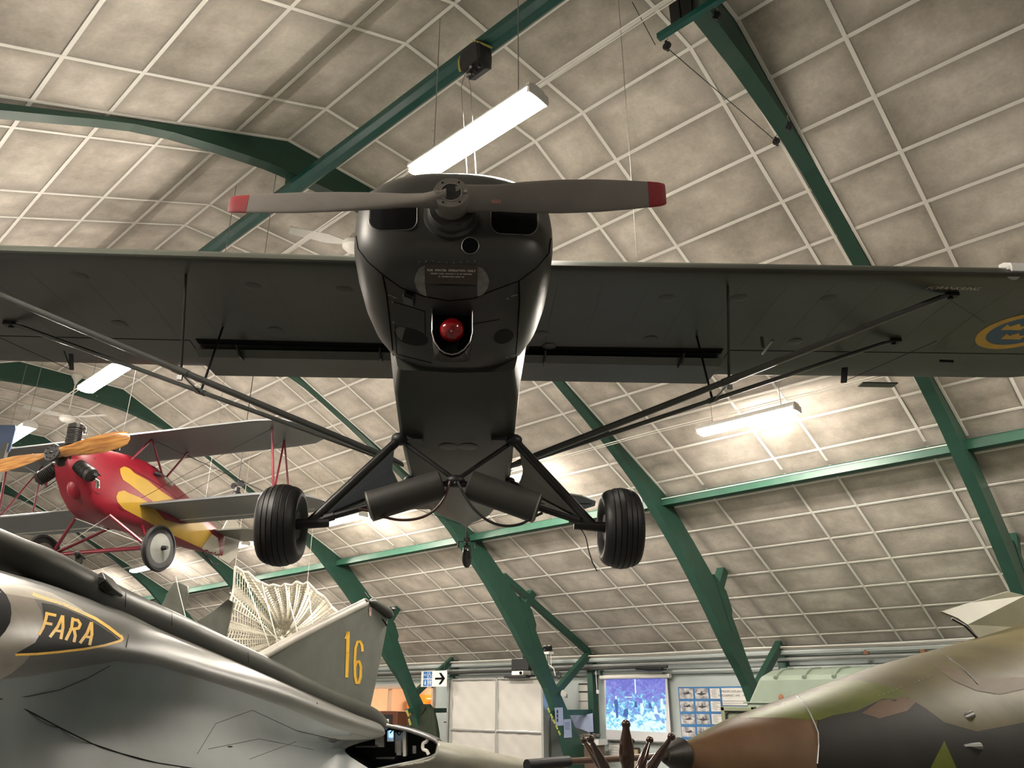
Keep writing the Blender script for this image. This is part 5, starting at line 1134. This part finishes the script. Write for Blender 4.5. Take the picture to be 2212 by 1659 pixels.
figp(z7((850, 800), (880, 800), (905, 910), (840, 915)), M_FIG2); figp(z7((440, 672), (545, 672), (545, 684), (440, 684)), M_FIG2); figp(z7((575, 430), (590, 430), (600, 620), (585, 640)), M_FIG2)
figp(z7((935, 700), (970, 700), (975, 850), (940, 850)), M_FIG2); figp(z7((770, 760), (800, 760), (830, 840), (775, 835)), M_FIG); figp(z7((580, 740), (610, 740), (620, 820), (570, 820)), M_FIG)
# poster board
BY = 13.72
bp = thing('poster_board', 'blue poster board of black and white aircraft photographs beside the arch foot', 'poster', (on(1580, 1540, BY).x, BY, 1.2))
def bx3(px_, py_): p = on(px_, py_, BY); return Vector((p.x - bp.location.x, 0, p.z - 1.2))
a, b = bx3(1464, 1484), bx3(1630, 1660); MB().box(((a.x + b.x) / 2, .015, (a.z + b.z) / 2), (b.x - a.x, .02, a.z - b.z)).build('board', mat('poster blue', (0.035, 0.16, 0.38), 0.6, 0, .05), bp)
def pic_mat(k):
    m = bpy.data.materials.new('photo print'); m.use_nodes = True; nt = m.node_tree; N = nt.nodes; b_ = N['Principled BSDF']; b_.inputs['Roughness'].default_value = .5
    tc = N.new('ShaderNodeTexCoord'); n = N.new('ShaderNodeTexNoise'); n.inputs['Scale'].default_value = 9 + k; n.inputs['Detail'].default_value = 4
    cr = N.new('ShaderNodeValToRGB'); cr.color_ramp.elements[0].position = .35; cr.color_ramp.elements[0].color = (.16, .16, .17, 1); cr.color_ramp.elements[1].position = .6; cr.color_ramp.elements[1].color = (.55, .54, .54, 1)
    nt.links.new(tc.outputs['Object'], n.inputs['Vector']); nt.links.new(n.outputs['Fac'], cr.inputs['Fac']); nt.links.new(cr.outputs[0], b_.inputs['Base Color']); return m
PM = [pic_mat(k) for k in range(3)]; M_PAPER = mat('paper', (0.66, 0.65, 0.62), .7, 0, .03); M_INK = mat('ink', (0.05, 0.05, 0.055), .7, var=0)
def z3(x, y): return (1440 + x / 6.146, 1370 + y / 6.146)
cols = [((165, 720), (358, 866)), ((370, 720), (560, 866)), ((572, 720), (715, 866))]
for r_ in range(5):
    dy, dx = r_ * 170, r_ * 11
    for c_, (u, v) in enumerate(cols):
        a, b = bx3(*z3(u[0] + dx, u[1] + dy)), bx3(*z3(v[0] + dx, v[1] + dy - 10)); w_, h_ = b.x - a.x, a.z - b.z; cx_, cz_ = (a.x + b.x) / 2, (a.z + b.z) / 2
        o = MB().box((cx_, 0, cz_), (w_, .004, h_)).build('photo_print' if c_ < 2 else 'text_sheet', PM[(r_ + c_) % 3] if c_ < 2 else M_PAPER, bp)
        if c_ < 2:
            MB().add([(cx_ - w_ * .32, -.004, cz_), (cx_ - w_ * .05, -.004, cz_ + h_ * .07), (cx_ + w_ * .2, -.004, cz_ + h_ * .22), (cx_ + w_ * .25, -.004, cz_ + h_ * .04), (cx_ + w_ * .4, -.004, cz_), (cx_, -.004, cz_ - h_ * .1)] if c_ == 0 else [(cx_ - w_ * .4, -.004, cz_), (cx_ - w_ * .06, -.004, cz_ + h_ * .06), (cx_, -.004, cz_ + h_ * .35), (cx_ + w_ * .06, -.004, cz_ + h_ * .06), (cx_ + w_ * .4, -.004, cz_), (cx_, -.004, cz_ - h_ * .2)], [(0, 1, 2, 3, 4, 5)]).build('aircraft_image', M_INK, o)
        else:
            li = MB()
            for k in range(7): li.box((cx_ - w_ * (.12 if k % 3 else .05), -.003, cz_ + h_ * (.38 - k * .12)), (w_ * (.55 if k % 2 else .4), .001, h_ * .03))
            li.build('print_lines', M_INK, o)
a, b = bx3(*z3(724, 715)), bx3(*z3(1075, 950)); cx_ = (a.x + b.x) / 2
o = MB().box((cx_, 0, (a.z + b.z) / 2), (b.x - a.x, .004, a.z - b.z)).build('text_sheet', M_PAPER, bp)
tx = MB(); fm = lambda x, z: Matrix(((1, 0, 0, x), (0, 0, -1, -.004), (0, 1, 0, z), (0, 0, 0, 1)))
text_mesh(tx, 'STRIDSFLYGPLAN VID', .052, fm(cx_ - .02, a.z - .06), 0, .0005); text_mesh(tx, 'FLYGVAPNET 1945 - 1995', .052, fm(cx_ - .02, a.z - .13), 0, .0005)
for k in range(8): tx.box((cx_ - .03 * (k % 2), -.003, a.z - .22 - k * .035), (.7 - .06 * (k % 3), .001, .006))
tx.build('print_lines', M_INK, o)
# white partition of aluminium frames and stretched cloth
PYW = 12.55
wp = thing('partition_screen', 'white cloth partition in an aluminium frame beside the foot of the arch', 'partition', (on(1075, 1550, PYW).x, PYW, 0)); wx = wp.location.x
xl, xm_, xr = on(974, 1550, PYW).x - wx, on(1073, 1550, PYW).x - wx, on(1173, 1550, PYW).x - wx; zt_, zm_ = on(1075, 1466, PYW).z, on(1075, 1579, PYW).z
M_ALU = mat('aluminium frame', (0.62, 0.62, 0.60), 0.25, .7, .05); M_CLOTH = mat('partition cloth', (0.44, 0.425, 0.395), .75, 0, .05, 2, bump=.3)
for x in (xl, xm_, xr): MB().box((x, 0, zt_ / 2), (.05, .05, zt_)).build('post', M_ALU, wp, bevel=.006)
MB().box((xl - .06, -.04, zt_ / 2), (.03, .05, zt_)).build('post', M_ALU, wp, bevel=.004); MB().box((xr + .06, .0, zt_ / 2), (.03, .16, zt_)).build('post', M_ALU, wp, bevel=.004)
for z in (zt_, zm_, .1):
    for x0_, x1_ in ((xl, xm_), (xm_, xr)): MB().box(((x0_ + x1_) / 2, -.005, z), (x1_ - x0_ - .05, .035, .035)).build('rail', M_ALU, wp, bevel=.004)
for z0_, z1_ in ((.12, zm_ - .02), (zm_ + .02, zt_ - .02)):
    for x0_, x1_ in ((xl, xm_), (xm_, xr)):
        mb = MB(); nx, nz = 18, 14
        vs = [(x0_ + .025 + (x1_ - x0_ - .05) * i / nx, .02 + .012 * math.sin(i * 1.1 + j * .3) * math.cos(j * .9) * (1 - .5 * i / nx), z0_ + (z1_ - z0_) * j / nz) for i in range(nx + 1) for j in range(nz + 1)]
        mb.add(vs, [(i * (nz + 1) + j, i * (nz + 1) + j + 1, (i + 1) * (nz + 1) + j + 1, (i + 1) * (nz + 1) + j) for i in range(nx) for j in range(nz)]); mb.build('cloth_panel', M_CLOTH, wp, smooth=True)
MB().box((xl - .13, -.03, on(970, 1560, PYW).z), (.09, .03, .025)).build('clamp', M_BLACKSAT, wp)
# toilet sign with arrow
SY = 12.35; a, b = on(911, 1450, SY), on(965, 1483, SY)
sg = thing('toilet_sign', 'white hanging toilet sign with blue symbols and a black arrow pointing right', 'sign', ((a.x + b.x) / 2, SY, (a.z + b.z) / 2)); sw, shh = b.x - a.x, a.z - b.z
MB().box((0, 0, 0), (sw, .02, shh)).build('sign_plate', M_WHITE, sg, bevel=.003)
for s_ in (-.4, .4): MB().tube([(sw * s_, 0, shh / 2 - .005), (sw * s_, 0, ceil_z(SY) - sg.location.z)], .003, 5).build('hanger', M_STEEL, sg)
M_SB = mat('sign blue', (0.02, 0.14, 0.42), .45, var=0)
sq = shh * .43; Xs = [-sw * .40 + sq * .45, -sw * .40 + sq * 1.52]; Zs = [shh * .245, -shh * .245]
for i in range(2):
    for j in range(2): MB().box((Xs[i], -.012, Zs[j]), (sq * .93, .003, sq)).build('symbol_tile', M_SB, sg)
def sfm(x, z): return Matrix(((1, 0, 0, x), (0, 0, -1, -.0145), (0, 1, 0, z), (0, 0, 0, 1)))
sy = MB(); text_mesh(sy, 'WC', sq * .5, sfm(Xs[0], Zs[0]), 0, .0005)
def sd(cx_, cz_, r_): sy.prism([(cx_ + r_ * math.cos(k * PI / 6), -.0145, cz_ + r_ * math.sin(k * PI / 6)) for k in range(12)], (0, .001, 0))
def sl_(x0_, z0_, x1_, z1_, w_): sy.bar((x0_, -.0145, z0_), (x1_, -.0145, z1_), .001, w_, up=(-(z1_ - z0_), 0, x1_ - x0_))
x, z = Xs[1], Zs[0]; sd(x - .01, z + sq * .36, sq * .09); sl_(x - .01, z + sq * .28, x - .005, z, sq * .12); sl_(x - .005, z + sq * .02, x + sq * .2, z, sq * .08); sl_(x + sq * .2, z, x + sq * .26, z - sq * .3, sq * .08)
for k in range(10): sl_(x - .01 + sq * .27 * math.cos(R(100 + k * 24)), z - sq * .12 + sq * .27 * math.sin(R(100 + k * 24)), x - .01 + sq * .27 * math.cos(R(124 + k * 24)), z - sq * .12 + sq * .27 * math.sin(R(124 + k * 24)), sq * .06)
x, z = Xs[0], Zs[1]; sd(x, z + sq * .28, sq * .10); sl_(x, z + sq * .18, x, z - sq * .1, sq * .2); sl_(x - sq * .22, z + .0, x + sq * .22, z, sq * .08); sd(x, z - sq * .2, sq * .14)
for dx in (-.2, .2):
    x = Xs[1] + sq * dx; sd(x, Zs[1] + sq * .36, sq * .09); sl_(x, Zs[1] + sq * .26, x, Zs[1] - sq * .12, sq * .24); sl_(x, Zs[1] - sq * .1, x, Zs[1] - sq * .42, sq * .13)
sy.build('symbol', M_WHITE, sg)
ar = MB(); x0_ = sw * .04; ar.box((x0_ + sw * .17, -.013, 0), (sw * .30, .003, shh * .13))
ar.prism([(sw * .20, -.0145, shh * .36), (sw * .29, -.0145, shh * .36), (sw * .445, -.0145, 0), (sw * .29, -.0145, -shh * .36), (sw * .20, -.0145, -shh * .36), (sw * .34, -.0145, 0)], (0, .003, 0))
ar.build('arrow', M_BLACK, sg)
# coat on the tie beam
CY = 12.75; ct = thing('green_coat', 'dark green coat hanging from the tie beam at the arch foot', 'coat', tuple(on(925, 1524, CY))); cl = ct.location
def cq(px_, py_, dy=0): return on(px_, py_, CY) - cl + Vector((0, dy, 0))
M_COAT = mat('coat green', (0.012, 0.020, 0.008), .85, 0, .25, 9)
outl = [((905, 1522), (927, 1522)), ((894, 1532), (934, 1531)), ((889, 1548), (938, 1546)), ((887, 1566), (941, 1564)), ((886, 1585), (944, 1583)), ((884, 1640), (948, 1640))]
rings = []
for (l_, r_) in outl:
    a, b = cq(*l_), cq(*r_); w_ = (b.x - a.x) / 2; c_ = (a + b) / 2
    rings.append([Vector((c_.x + w_ * math.cos(t), c_.y + .13 * math.sin(t) + .02 * math.sin(5 * t), c_.z + .01 * math.cos(3 * t))) for t in [2 * PI * k / 36 for k in range(36)]])
MB().loft(rings).build('coat_body', M_COAT, ct, smooth=True)
MB().tube([cq(934, 1531), cq(941, 1560, -.03), cq(946, 1585, -.05), cq(948, 1600, -.06)], [.05, .07, .075, .07], 14).build('sleeve', M_COAT, ct, smooth=True)
MB().tube([cq(896, 1531), cq(890, 1560, -.05), cq(887, 1590, -.05)], [.05, .07, .075], 14).build('sleeve', M_COAT, ct, smooth=True)
MB().tube(catmull([cq(906, 1526, -.1), cq(912, 1540, -.14), cq(916, 1530, -.14), cq(920, 1541, -.14), cq(926, 1526, -.1)], 16), .022, 8).build('collar', M_COAT, ct, smooth=True)
# papers and torn sheet at the second arch foot
def sheet(pts, y, label, m, cat='notice'):
    c = on(*pts[0], y); o = MB().prism([on(a, b, y) - c for a, b in pts], (0, .006, 0)).build('paper_notice', m); o.location = c; tag(o, label, cat); return o
M_BP = mat('bluish paper', (0.36, 0.42, 0.60), .7, 0, .03)
e6 = lambda x, y: (1140 + x / 5.945, 1380 + y / 5.945)
xC = archx(2)
def onx(px_, py_): return PX(px_, py_, 0, xC + .012)
def notice(pts, label):
    c = onx(*pts[0]); o = MB().prism([onx(a, b) - c for a, b in pts], (.004, 0, 0)).build('paper_notice', M_BP); o.location = c; tag(o, label, 'notice', 'notices on the arch foot'); return o, c
o1, c1 = notice([e6(345, 885), e6(447, 880), e6(458, 1112), e6(362, 1118)], 'pale paper notice on the arch foot, the upper left one')
o2, c2 = notice([e6(460, 1035), e6(553, 1028), e6(566, 1265), e6(466, 1272)], 'pale paper notice on the arch foot, the lower right one')
li = MB()
for k in range(3): p = onx(*e6(378, 935 + k * 55)) - c1; li.box(p + Vector((.006, 0, 0)), (.001, .05, .06))
li.build('print', M_INK, o1)
li = MB()
for k in range(4): p = onx(*e6(505, 1080 + k * 25)) - c2; li.box(p + Vector((.006, 0, 0)), (.001, .15, .008))
li.build('print', M_INK, o2)
tape = MB()
for k in range(5): 
    a, b = onx(*e6(262 + k * 33, 895 + k * 72)), onx(*e6(285 + k * 33, 945 + k * 72)); tape.bar(a, b, .012, .035)
tape.v = [v - ARCH[2].location for v in tape.v]; tape.build('hazard_tape', mat('tape yellow', (0.55, 0.52, 0.12), .6), ARCH[2], label='yellow dashes of hazard tape')
tape = MB()
for (u, v) in (((878, 1535), (883, 1547)), ((883, 1553), (887, 1566))):
    tape.bar(PX(*u, 0, archx(3) + .012), PX(*v, 0, archx(3) + .012), .012, .05)
tape.v = [v - ARCH[3].location for v in tape.v]; tape.build('hazard_tape', mat('tape yellow', (0, 0, 0)), ARCH[3], label='yellow dashes of hazard tape')
sheet([e6(515, 915), e6(570, 935), e6(600, 925), e6(608, 965), e6(680, 985), e6(832, 955), e6(845, 1195), e6(780, 1200), e6(700, 1165), e6(610, 1140)], 13.45, 'torn pale blue sheet hung between the arch foot and the wall post', M_BP, 'sheet')
# grey box behind the sheet, electric cabinet
a, b = on(*e6(672, 560), 13.7), on(*e6(808, 912), 13.7); o = thing('electric_box', 'pale grey electric cabinet on the wall left of the green post', 'cabinet', ((a.x + b.x) / 2, 13.74, (a.z + b.z) / 2))
MB().box((0, 0, 0), (b.x - a.x, .12, a.z - b.z)).build('body', mat('cabinet grey', (0.50, 0.49, 0.45), .5), o, bevel=.006)
MB().box((0, -.063, .23), (.3, .004, .03)).box((0, -.063, .08), (.3, .004, .03)).box((0, -.063, -.1), (.32, .004, .012)).build('breaker_window', M_BLACKSAT, o)
st_ = thing('stone_box', 'shallow dark box of stones under the torn sheet', 'box', tuple(on(1268, 1588, 13.3))); sl0 = st_.location
MB().box((0, .1, -.12), (.62, .3, .10)).build('box', M_PAPER, st_)
MB().box((0, .1, -.62), (.5, .25, .9)).build('plinth', mat('brown board', (0.16, 0.11, 0.08), .6), st_)
for k in range(14): MB().ball((-.25 + .5 * random.random(), .05 + .1 * random.random(), -.04 + .05 * random.random()), .04 + .02 * random.random(), 8, sc=(1.2, 1, .8)).build('stone', mat('stone', (0.12, 0.11, 0.10), .8, 0, .3, 20), st_, smooth=True)
# shelf top clutter behind the second arch: hydraulic rig with shoes on top
rg = thing('hydraulic_rig', 'tall metal test rig with hand wheel standing behind the arch above the partition', 'rig', (on(1185, 1440, 13.0).x, 13.0, 0)); gx = rg.location.x
def rq(px_, py_): p = on(px_, py_, 13.0); return Vector((p.x - gx, 0, p.z))
MB().box((rq(1180, 1411) + rq(1181, 1411)) / 2, (.26, .16, .05)).build('top_plate', M_BAR, rg, bevel=.004)
for px_ in (1175, 1181, 1186): MB().tube([Vector((rq(px_, 1412).x, 0, 0)), rq(px_, 1412)], .014 if px_ != 1181 else .028, 10).build('column', M_STEEL, rg)
c = rq(1206, 1459); MB().tube([c + Vector((.065 * math.cos(t), 0, .065 * math.sin(t))) for t in [k * PI / 10 for k in range(21)]], .009, 8).tube([c, c + Vector((.065, 0, 0))], .006).tube([c, c + Vector((-.065, 0, 0))], .006).tube([c, c + Vector((0, 0, .065))], .006).build('hand_wheel', M_BLACKSAT, rg)
MB().tube([rq(1178, 1420), rq(1183, 1434), rq(1196, 1444), rq(1200, 1460)], .010, 8).tube([rq(1190, 1412), rq(1191, 1440)], .006, 6).build('hose', M_BAR, rg)
MB().box(rq(1196, 1478), (.22, .14, .09)).build('valve_block', M_WHITE, rg, bevel=.01)
MB().bar(rq(1186, 1448) + Vector((-.2, -.3, 0)), rq(1196, 1468), .05, .05).build('arm', M_STEEL, rg)
for s_, lb in ((-1, 'left black and white shoe standing on top of the metal rig'), (1, 'right black and white shoe standing on top of the metal rig')):
    p = rq(1180, 1409) + Vector((gx + s_ * .055, 13.0, .012 + .02)); sh_ = thing('shoe', lb, 'shoe', tuple(p))
    MB().loft([super_ring(y_, 0, 0, w_, t_, .01, 14) for y_, w_, t_ in ((-.13, .025, .03), (-.11, .04, .045), (-.04, .042, .06), (.02, .036, .10), (.09, .036, .11), (.11, .02, .09))]).build('upper', M_BLACKSAT, sh_, smooth=True)
    MB().ball((0, .03, .095), .03, 10, sc=(1, 1.5, .5)).build('lining', M_WHITE, sh_, smooth=True)
a, b = on(1113, 1424, 13.1), on(1150, 1448, 13.1); o = MB().box((0, 0, 0), (b.x - a.x, .25, a.z - b.z)).build('black_box', M_BLACKSAT, bevel=.01); o.location = ((a.x + b.x) / 2, 13.1, (a.z + b.z) / 2); tag(o, 'black box mounted just left of the arch above the partition', 'box'); MB().tube([(0, 0, .05), (0, 0, ceil_z(13.1) - o.location.z)], .02, 8).build('ceiling_mount', M_BLACKSAT, o)
o = MB().box((0, 0, 0), (.62, .3, .05)).build('projector_shelf', M_BLACKSAT, bevel=.01); p = on(1122, 1460, PYW); o.location = (p.x, PYW, zt_ + .028); tag(o, 'flat black shelf on top of the white partition', 'shelf')
o = thing('projector', 'small pale projector on the black shelf above the partition', 'projector', (p.x + .05, PYW, zt_ + .055 + .04))
MB().box((0, 0, 0), (.32, .24, .08)).build('body', M_BAR, o, bevel=.01); MB().lathe((.1, -.12, 0), (0, -1, 0), [(0, .03), (.02, .03)], 14).build('lens', M_BLACK, o)
# security camera, white box on cord
o = thing('spot_lamp', 'white clip lamp at the knee of the arch foot', 'lamp', tuple(on(*e6(455, 690), 12.6)))
MB().lathe((0, 0, 0), (.7, -.6, -.5), [(-.05, .03), (0, .05), (.06, .06)], 16).build('shade', M_WHITE, o, smooth=True); MB().tube([(0, 0, 0), (.02, .03, -.08), (.08, .02, -.09), (.09, 0, -.03)], .008, 6).build('cord', M_BLACKSAT, o)
p = on(*e6(900, 680), 13.55); o = thing('pull_switch', 'white pull cord switch hanging on the green wall post', 'switch', tuple(p)); MB().box((0, 0, 0), (.06, .03, .07)).build('switch_body', M_WHITE, o, bevel=.004)
MB().tube([(-.02, 0, .03), (-.03, 0, .42)], .008, 6).build('pull_cord', M_WHITE, o)
# framed notices under the screen
for (u, v, lb, m) in (((1314, 1604), (1338, 1640), 'pale printed sheet on the wall under the left of the screen', M_PAPER), ((1342, 1615), (1382, 1675), 'small brown framed picture on the wall under the screen', mat('aged paper', (0.42, 0.34, 0.20), .6))):
    a, b = on(*u, 13.8), on(*v, 13.8); o = thing('wall_notice', lb, 'picture', ((a.x + b.x) / 2, 13.82, (a.z + b.z) / 2)); w_, h_ = b.x - a.x, a.z - b.z
    MB().box((0, 0, 0), (w_, .01, h_)).build('sheet', m, o)
    if m is not M_PAPER:
        f = MB()
        for s_ in (-1, 1): f.box((s_ * w_ / 2, -.005, 0), (.03, .03, h_ + .03)).box((0, -.005, s_ * h_ / 2), (w_, .03, .03))
        f.build('frame', mat('dark frame', (0.05, 0.03, 0.02), .5), o)
    else:
        f = MB()
        for k in range(9): f.box((0, -.007, h_ * .4 - k * .05), (w_ * .7, .001, .008))
        f.build('print', mat('grey print', (.35, .35, .35), .7), o)
# wooden cabinet with screen in front of the office
t = thing('wooden_cabinet', 'reddish brown wooden cabinet with a dark screen in front of the orange office', 'cabinet', (on(838, 1560, 13.3).x, 13.3, 0)); a, b = on(822, 1536, 13.3), on(862, 1536, 13.3); w_ = b.x - a.x; hz = a.z
MB().box((0, .2, hz / 2), (w_, .4, hz)).build('carcass', mat('red brown wood', (0.10, 0.035, 0.02), .4, 0, .2, 8), t, bevel=.01)
MB().box((-.06, -.005, hz - .3), (w_ * .62, .02, .45)).build('dark_screen', M_BLACKSAT, t, bevel=.005)
MB().box((.0, -.02, hz - .62), (w_ + .12, .06, .03)).build('ledge', mat('red brown wood', (0, 0, 0)), t)
o = thing('desk_card', 'small white card standing in front of the dark screen', 'card', tuple(on(835, 1560, 13.0))); MB().box((0, 0, 0), (.16, .01, .14)).build('card', M_WHITE, o); MB().box((.01, -.008, 0), (.04, .002, .04)).build('card_print', M_INK, o); MB().bar((0, .03, -.07), (0, .03, -on(835, 1560, 13.0).z), .02, .02).build('stand', M_BLACKSAT, o)
# sage green canvas shelter
GY = 11.3; a = on(1640, 1462, GY); b = on(1606, 1536, GY); tR = on(2010, 1412, GY)
gs = thing('canvas_shelter', 'sage green canvas covered shelter behind the camouflaged jet nose', 'vehicle', (a.x, GY, 0)); g0 = gs.location
M_SAGE = mat('sage canvas', (0.20, 0.245, 0.195), .7, 0, .08, 2.5, bump=.2)
zr = a.z + .32
prof = [(0, .0, .3), (0, 0, 1.60), (.04, 0, a.z - .02), (.12, .10, a.z + .10), (.5, .35, zr)]
mb = MB(); L_ = 5.2; xl_ = on(1606, 1536, GY).x - g0.x
ringA = [Vector((xl_, .0, .5)), Vector((xl_, 0, on(1606, 1536, GY).z)), Vector((0.0, .0, a.z)), Vector((.06, .25, a.z + .09)), Vector((.10, 1.0, a.z + .14)), Vector((.10, 1.75, a.z + .09)), Vector((0, 2.0, a.z)), Vector((xl_, 2.0, .5))]
mb.loft([ringA, [p + Vector((L_, 0, 0)) for p in ringA]]); mb.build('canvas_cover', M_SAGE, gs, bevel=.05, smooth=True)
for k in range(9):
    x = .25 + k * .42; MB().tube([(x, -.01, a.z - .02), (x, .12, a.z + .05), (x, .25, a.z + .09), (x, .6, a.z + .11)], .03, 10).build('hoop', M_SAGE, gs, smooth=True)
MB().box((xl_ + 2.2, 1.0, .9), (4.6, 1.9, .5)).build('bed', M_COAT, gs); 
for k in range(2): MB().lathe((xl_ + .9 + k * 3.2, .1, .45), (0, 1, 0), [(0, .3), (.05, .44), (.25, .44), (.3, .3)], 28).build('wheel', M_RUBBER, gs, smooth=True)
zl = on(1700, 1518, GY).z; MB().tube([(xl_ + .02, -.012, zl), (3.5, -.012, zl)], .012, 6).build('seam', M_SAGE, gs)
MB().ball(on(1688, 1508, GY) - g0 + Vector((0, -.01, 0)), .05, 10, sc=(.8, .3, 1.2)).build('rust_stain', mat('rust', (0.25, 0.10, 0.05), .8), gs)
# green framed panel beside it
GY2 = 10.6; a, b = on(1558, 1526, GY2), on(1640, 1600, GY2); t = thing('vehicle_door', 'olive green framed metal door panel standing left of the canvas shelter', 'panel', ((a.x + b.x) / 2, GY2, 0)); w_ = b.x - a.x
M_DOOR = mat('door green', (0.15, 0.17, 0.11), .5, 0, .1); MB().box((0, .02, a.z / 2), (w_ - .06, .03, a.z - .04)).build('panel', M_DOOR, t)
for s_ in (-1, 1): MB().box((s_ * (w_ / 2 - .03), 0, a.z / 2), (.06, .06, a.z)).build('frame', M_DOOR, t, bevel=.01)
MB().box((0, 0, a.z - .03), (w_, .06, .06)).build('frame', M_DOOR, t, bevel=.01); MB().tube([(-w_ / 2 + .07, -.005, a.z - .5), (-w_ / 2 + .07, -.005, a.z - .1), (-w_ / 2 + .11, -.005, a.z - .07), (w_ / 2 - .06, -.005, a.z - .07)], .012, 6).build('rubber_seal', M_BLACKSAT, t)

# ================================================================ white net parachute
ND = 13.6; apex = P(610, 1378, ND + 2.4)
rimpx = [(508, 1224), (535, 1236), (563, 1258), (590, 1263), (615, 1262), (640, 1257), (664, 1258), (700, 1290), (728, 1322), (745, 1350), (700, 1395), (650, 1440), (600, 1480), (545, 1480), (480, 1450), (485, 1380), (495, 1310)]
rp = [P(a, b, ND) for a, b in rimpx]; M_NET = mat('net white', (0.60, 0.57, 0.49), .8, 0, .05)
net = thing('net_parachute', 'white ribbon net parachute spread open behind the jet tail fin', 'parachute', tuple(apex)); ni = apex.copy(); NG = len(rp)
def npt(i, f):
    r_ = rp[i % NG]; p = apex.lerp(r_, f); bul = math.sin(PI * f) * .35; return p + FH * bul * .6 - ni
NR = 26; rb = MB()
for j in range(2, NR + 1):
    f = j / NR
    for i in range(NG):
        for t0 in range(3):
            def q(t):
                a, b = npt(i, f), npt(i + 1, f); return a.lerp(b, t) + FH * .10 * math.sin(PI * t) * f + Vector((0, 0, -.03 * math.sin(PI * t) * f))
            rb.bar(q(t0 / 3), q((t0 + 1) / 3), .004, .034 + .014 * f)
rb.build('net_ribbons', M_NET, net)
rad_ = MB()
for i in range(NG):
    rad_.tube([npt(i, f / 12) for f in range(1, 13)], .014, 5)
    for t in (.2, .4, .6, .8):
        rad_.tube([npt(i, f).lerp(npt(i + 1, f), t) + FH * .10 * math.sin(PI * t) * f + Vector((0, 0, -.03 * math.sin(PI * t) * f)) for f in [k / 10 for k in range(2, 11)]], .009, 4)
MB().lathe(Vector((0, 0, 0)) - FH * .02, FH, [(0, .13), (.02, .15), (.05, .15)], 20).build('vent_hub', M_BLACK, net)
for k in range(10): rad_.tube([-FH * .03, -FH * .03 + (RH * math.cos(k * PI / 5) + UP * math.sin(k * PI / 5)) * .16], .008, 4)
hem = MB(); hp_ = [npt(i, 1) for i in range(NG + 1)]
for a, b in zip(hp_, hp_[1:]): hem.tube([a, a.lerp(b, .5) + FH * .1 + Vector((0, 0, -.03)), b], .024, 6)
hem.build('hem', M_NET, net); rad_.build('radial_tapes', M_NET, net)
ln = [((526, 1238), (585, 1405)), ((566, 1262), (601, 1395)), ((615, 1260), (645, 1376)), ((664, 1258), (676, 1358)), ((497, 1280), (610, 1392))]
for k, (u, v) in enumerate(ln):
    MB().tube([P(*u, ND) - ni, P(*v, 12.4) - ni], .010, 5).build('suspension_line', M_NET, net)
# ties that hang the parachute from the ceiling
for k, (i, lb) in enumerate(((0, 'white tie holding the upper left tip of the net parachute to the ceiling'), (6, 'white tie holding the upper right corner of the net parachute to the ceiling'))):
    a = rp[i]; tag(MB().tube([a, Vector((a.x, a.y, ceil_z(a.y)))], .005, 5).build('tie_cord', M_NET), lb, 'cord')

# ================================================================ wooden coat stand in the foreground
M_TURN = mat('dark turned wood', (0.028, 0.010, 0.006), .16, 0, .25, 14, coat=.7)
HS = 3.35; top_ = P(1352, 1556, HS); base = P(1357, 1668, HS)
cs = thing('coat_stand', 'dark turned wooden coat stand with ball ended arms in the foreground', 'coat stand', (base.x, base.y, 0)); c0 = cs.location
def cc(px_, py_, h=HS): return P(px_, py_, h) - c0
def turned(a, b, R0, nm, ball_r):
    d = (b - a); L_ = d.length; prof = [(0, R0 * .5), (L_ * .10, R0 * .6), (L_ * .22, R0 * .95), (L_ * .38, R0), (L_ * .60, R0 * .8), (L_ * .80, R0 * .5), (L_ * .90, R0 * .42)]
    for k in range(9): t = PI * (1 - k / 8) * .92; prof.append((L_ - ball_r * 1.0 + ball_r * math.cos(t) * 1.0, max(.002, ball_r * math.sin(t) + .0)))
    return MB().lathe(a, d, prof, 24).build(nm, M_TURN, cs, smooth=True)
turned(cc(1354, 1668), cc(1352, 1554), .030, 'finial', .018)
turned(cc(1322, 1690, HS - .05), cc(1272, 1590, HS - .18), .019, 'arm', .015); turned(cc(1320, 1690, HS + .05), cc(1257, 1593, HS + .15), .017, 'arm', .014)
turned(cc(1358, 1690, HS + .1), cc(1366, 1596, HS + .2), .017, 'arm', .011); turned(cc(1372, 1690, HS + .05), cc(1406, 1591, HS + .12), .019, 'arm', .0155); turned(cc(1386, 1690, HS - .05), cc(1455, 1584, HS - .12), .019, 'arm', .0155)
z_ = base.z; MB().lathe((0, 0, 0), (0, 0, 1), [(0, .22), (.03, .22), (.05, .05), (.3, .03), (z_ * .6, .028), (z_ - .3, .04), (z_ - .12, .045), (z_ - .05, .03), (z_, .016)], 24).build('pole', M_TURN, cs, smooth=True)
# blue and grey banner post at the far left edge
q = P(6, 1010, 8.9); t = thing('banner_post', 'grey post with a dark blue rounded plate at the left edge of the picture', 'post', (q.x, q.y, 0))
zt = P(6, 918, 8.9).z; zm = P(6, 975, 8.9).z
MB().bar(-RH * .03, Vector((0, 0, zm + .1)) - RH * .03, .06, .06, up=(FH.x, FH.y, 0)).build('post', M_STRUT, t)
MB().prism([RH * a + Vector((0, 0, b)) for a, b in ((-.3, zm), (.02, zm), (.03, zm + .05), (.03, zt - .05), (.015, zt), (-.3, zt))], FH * .02).build('plate', mat('navy plate', (0.03, 0.05, 0.10), .4), t)
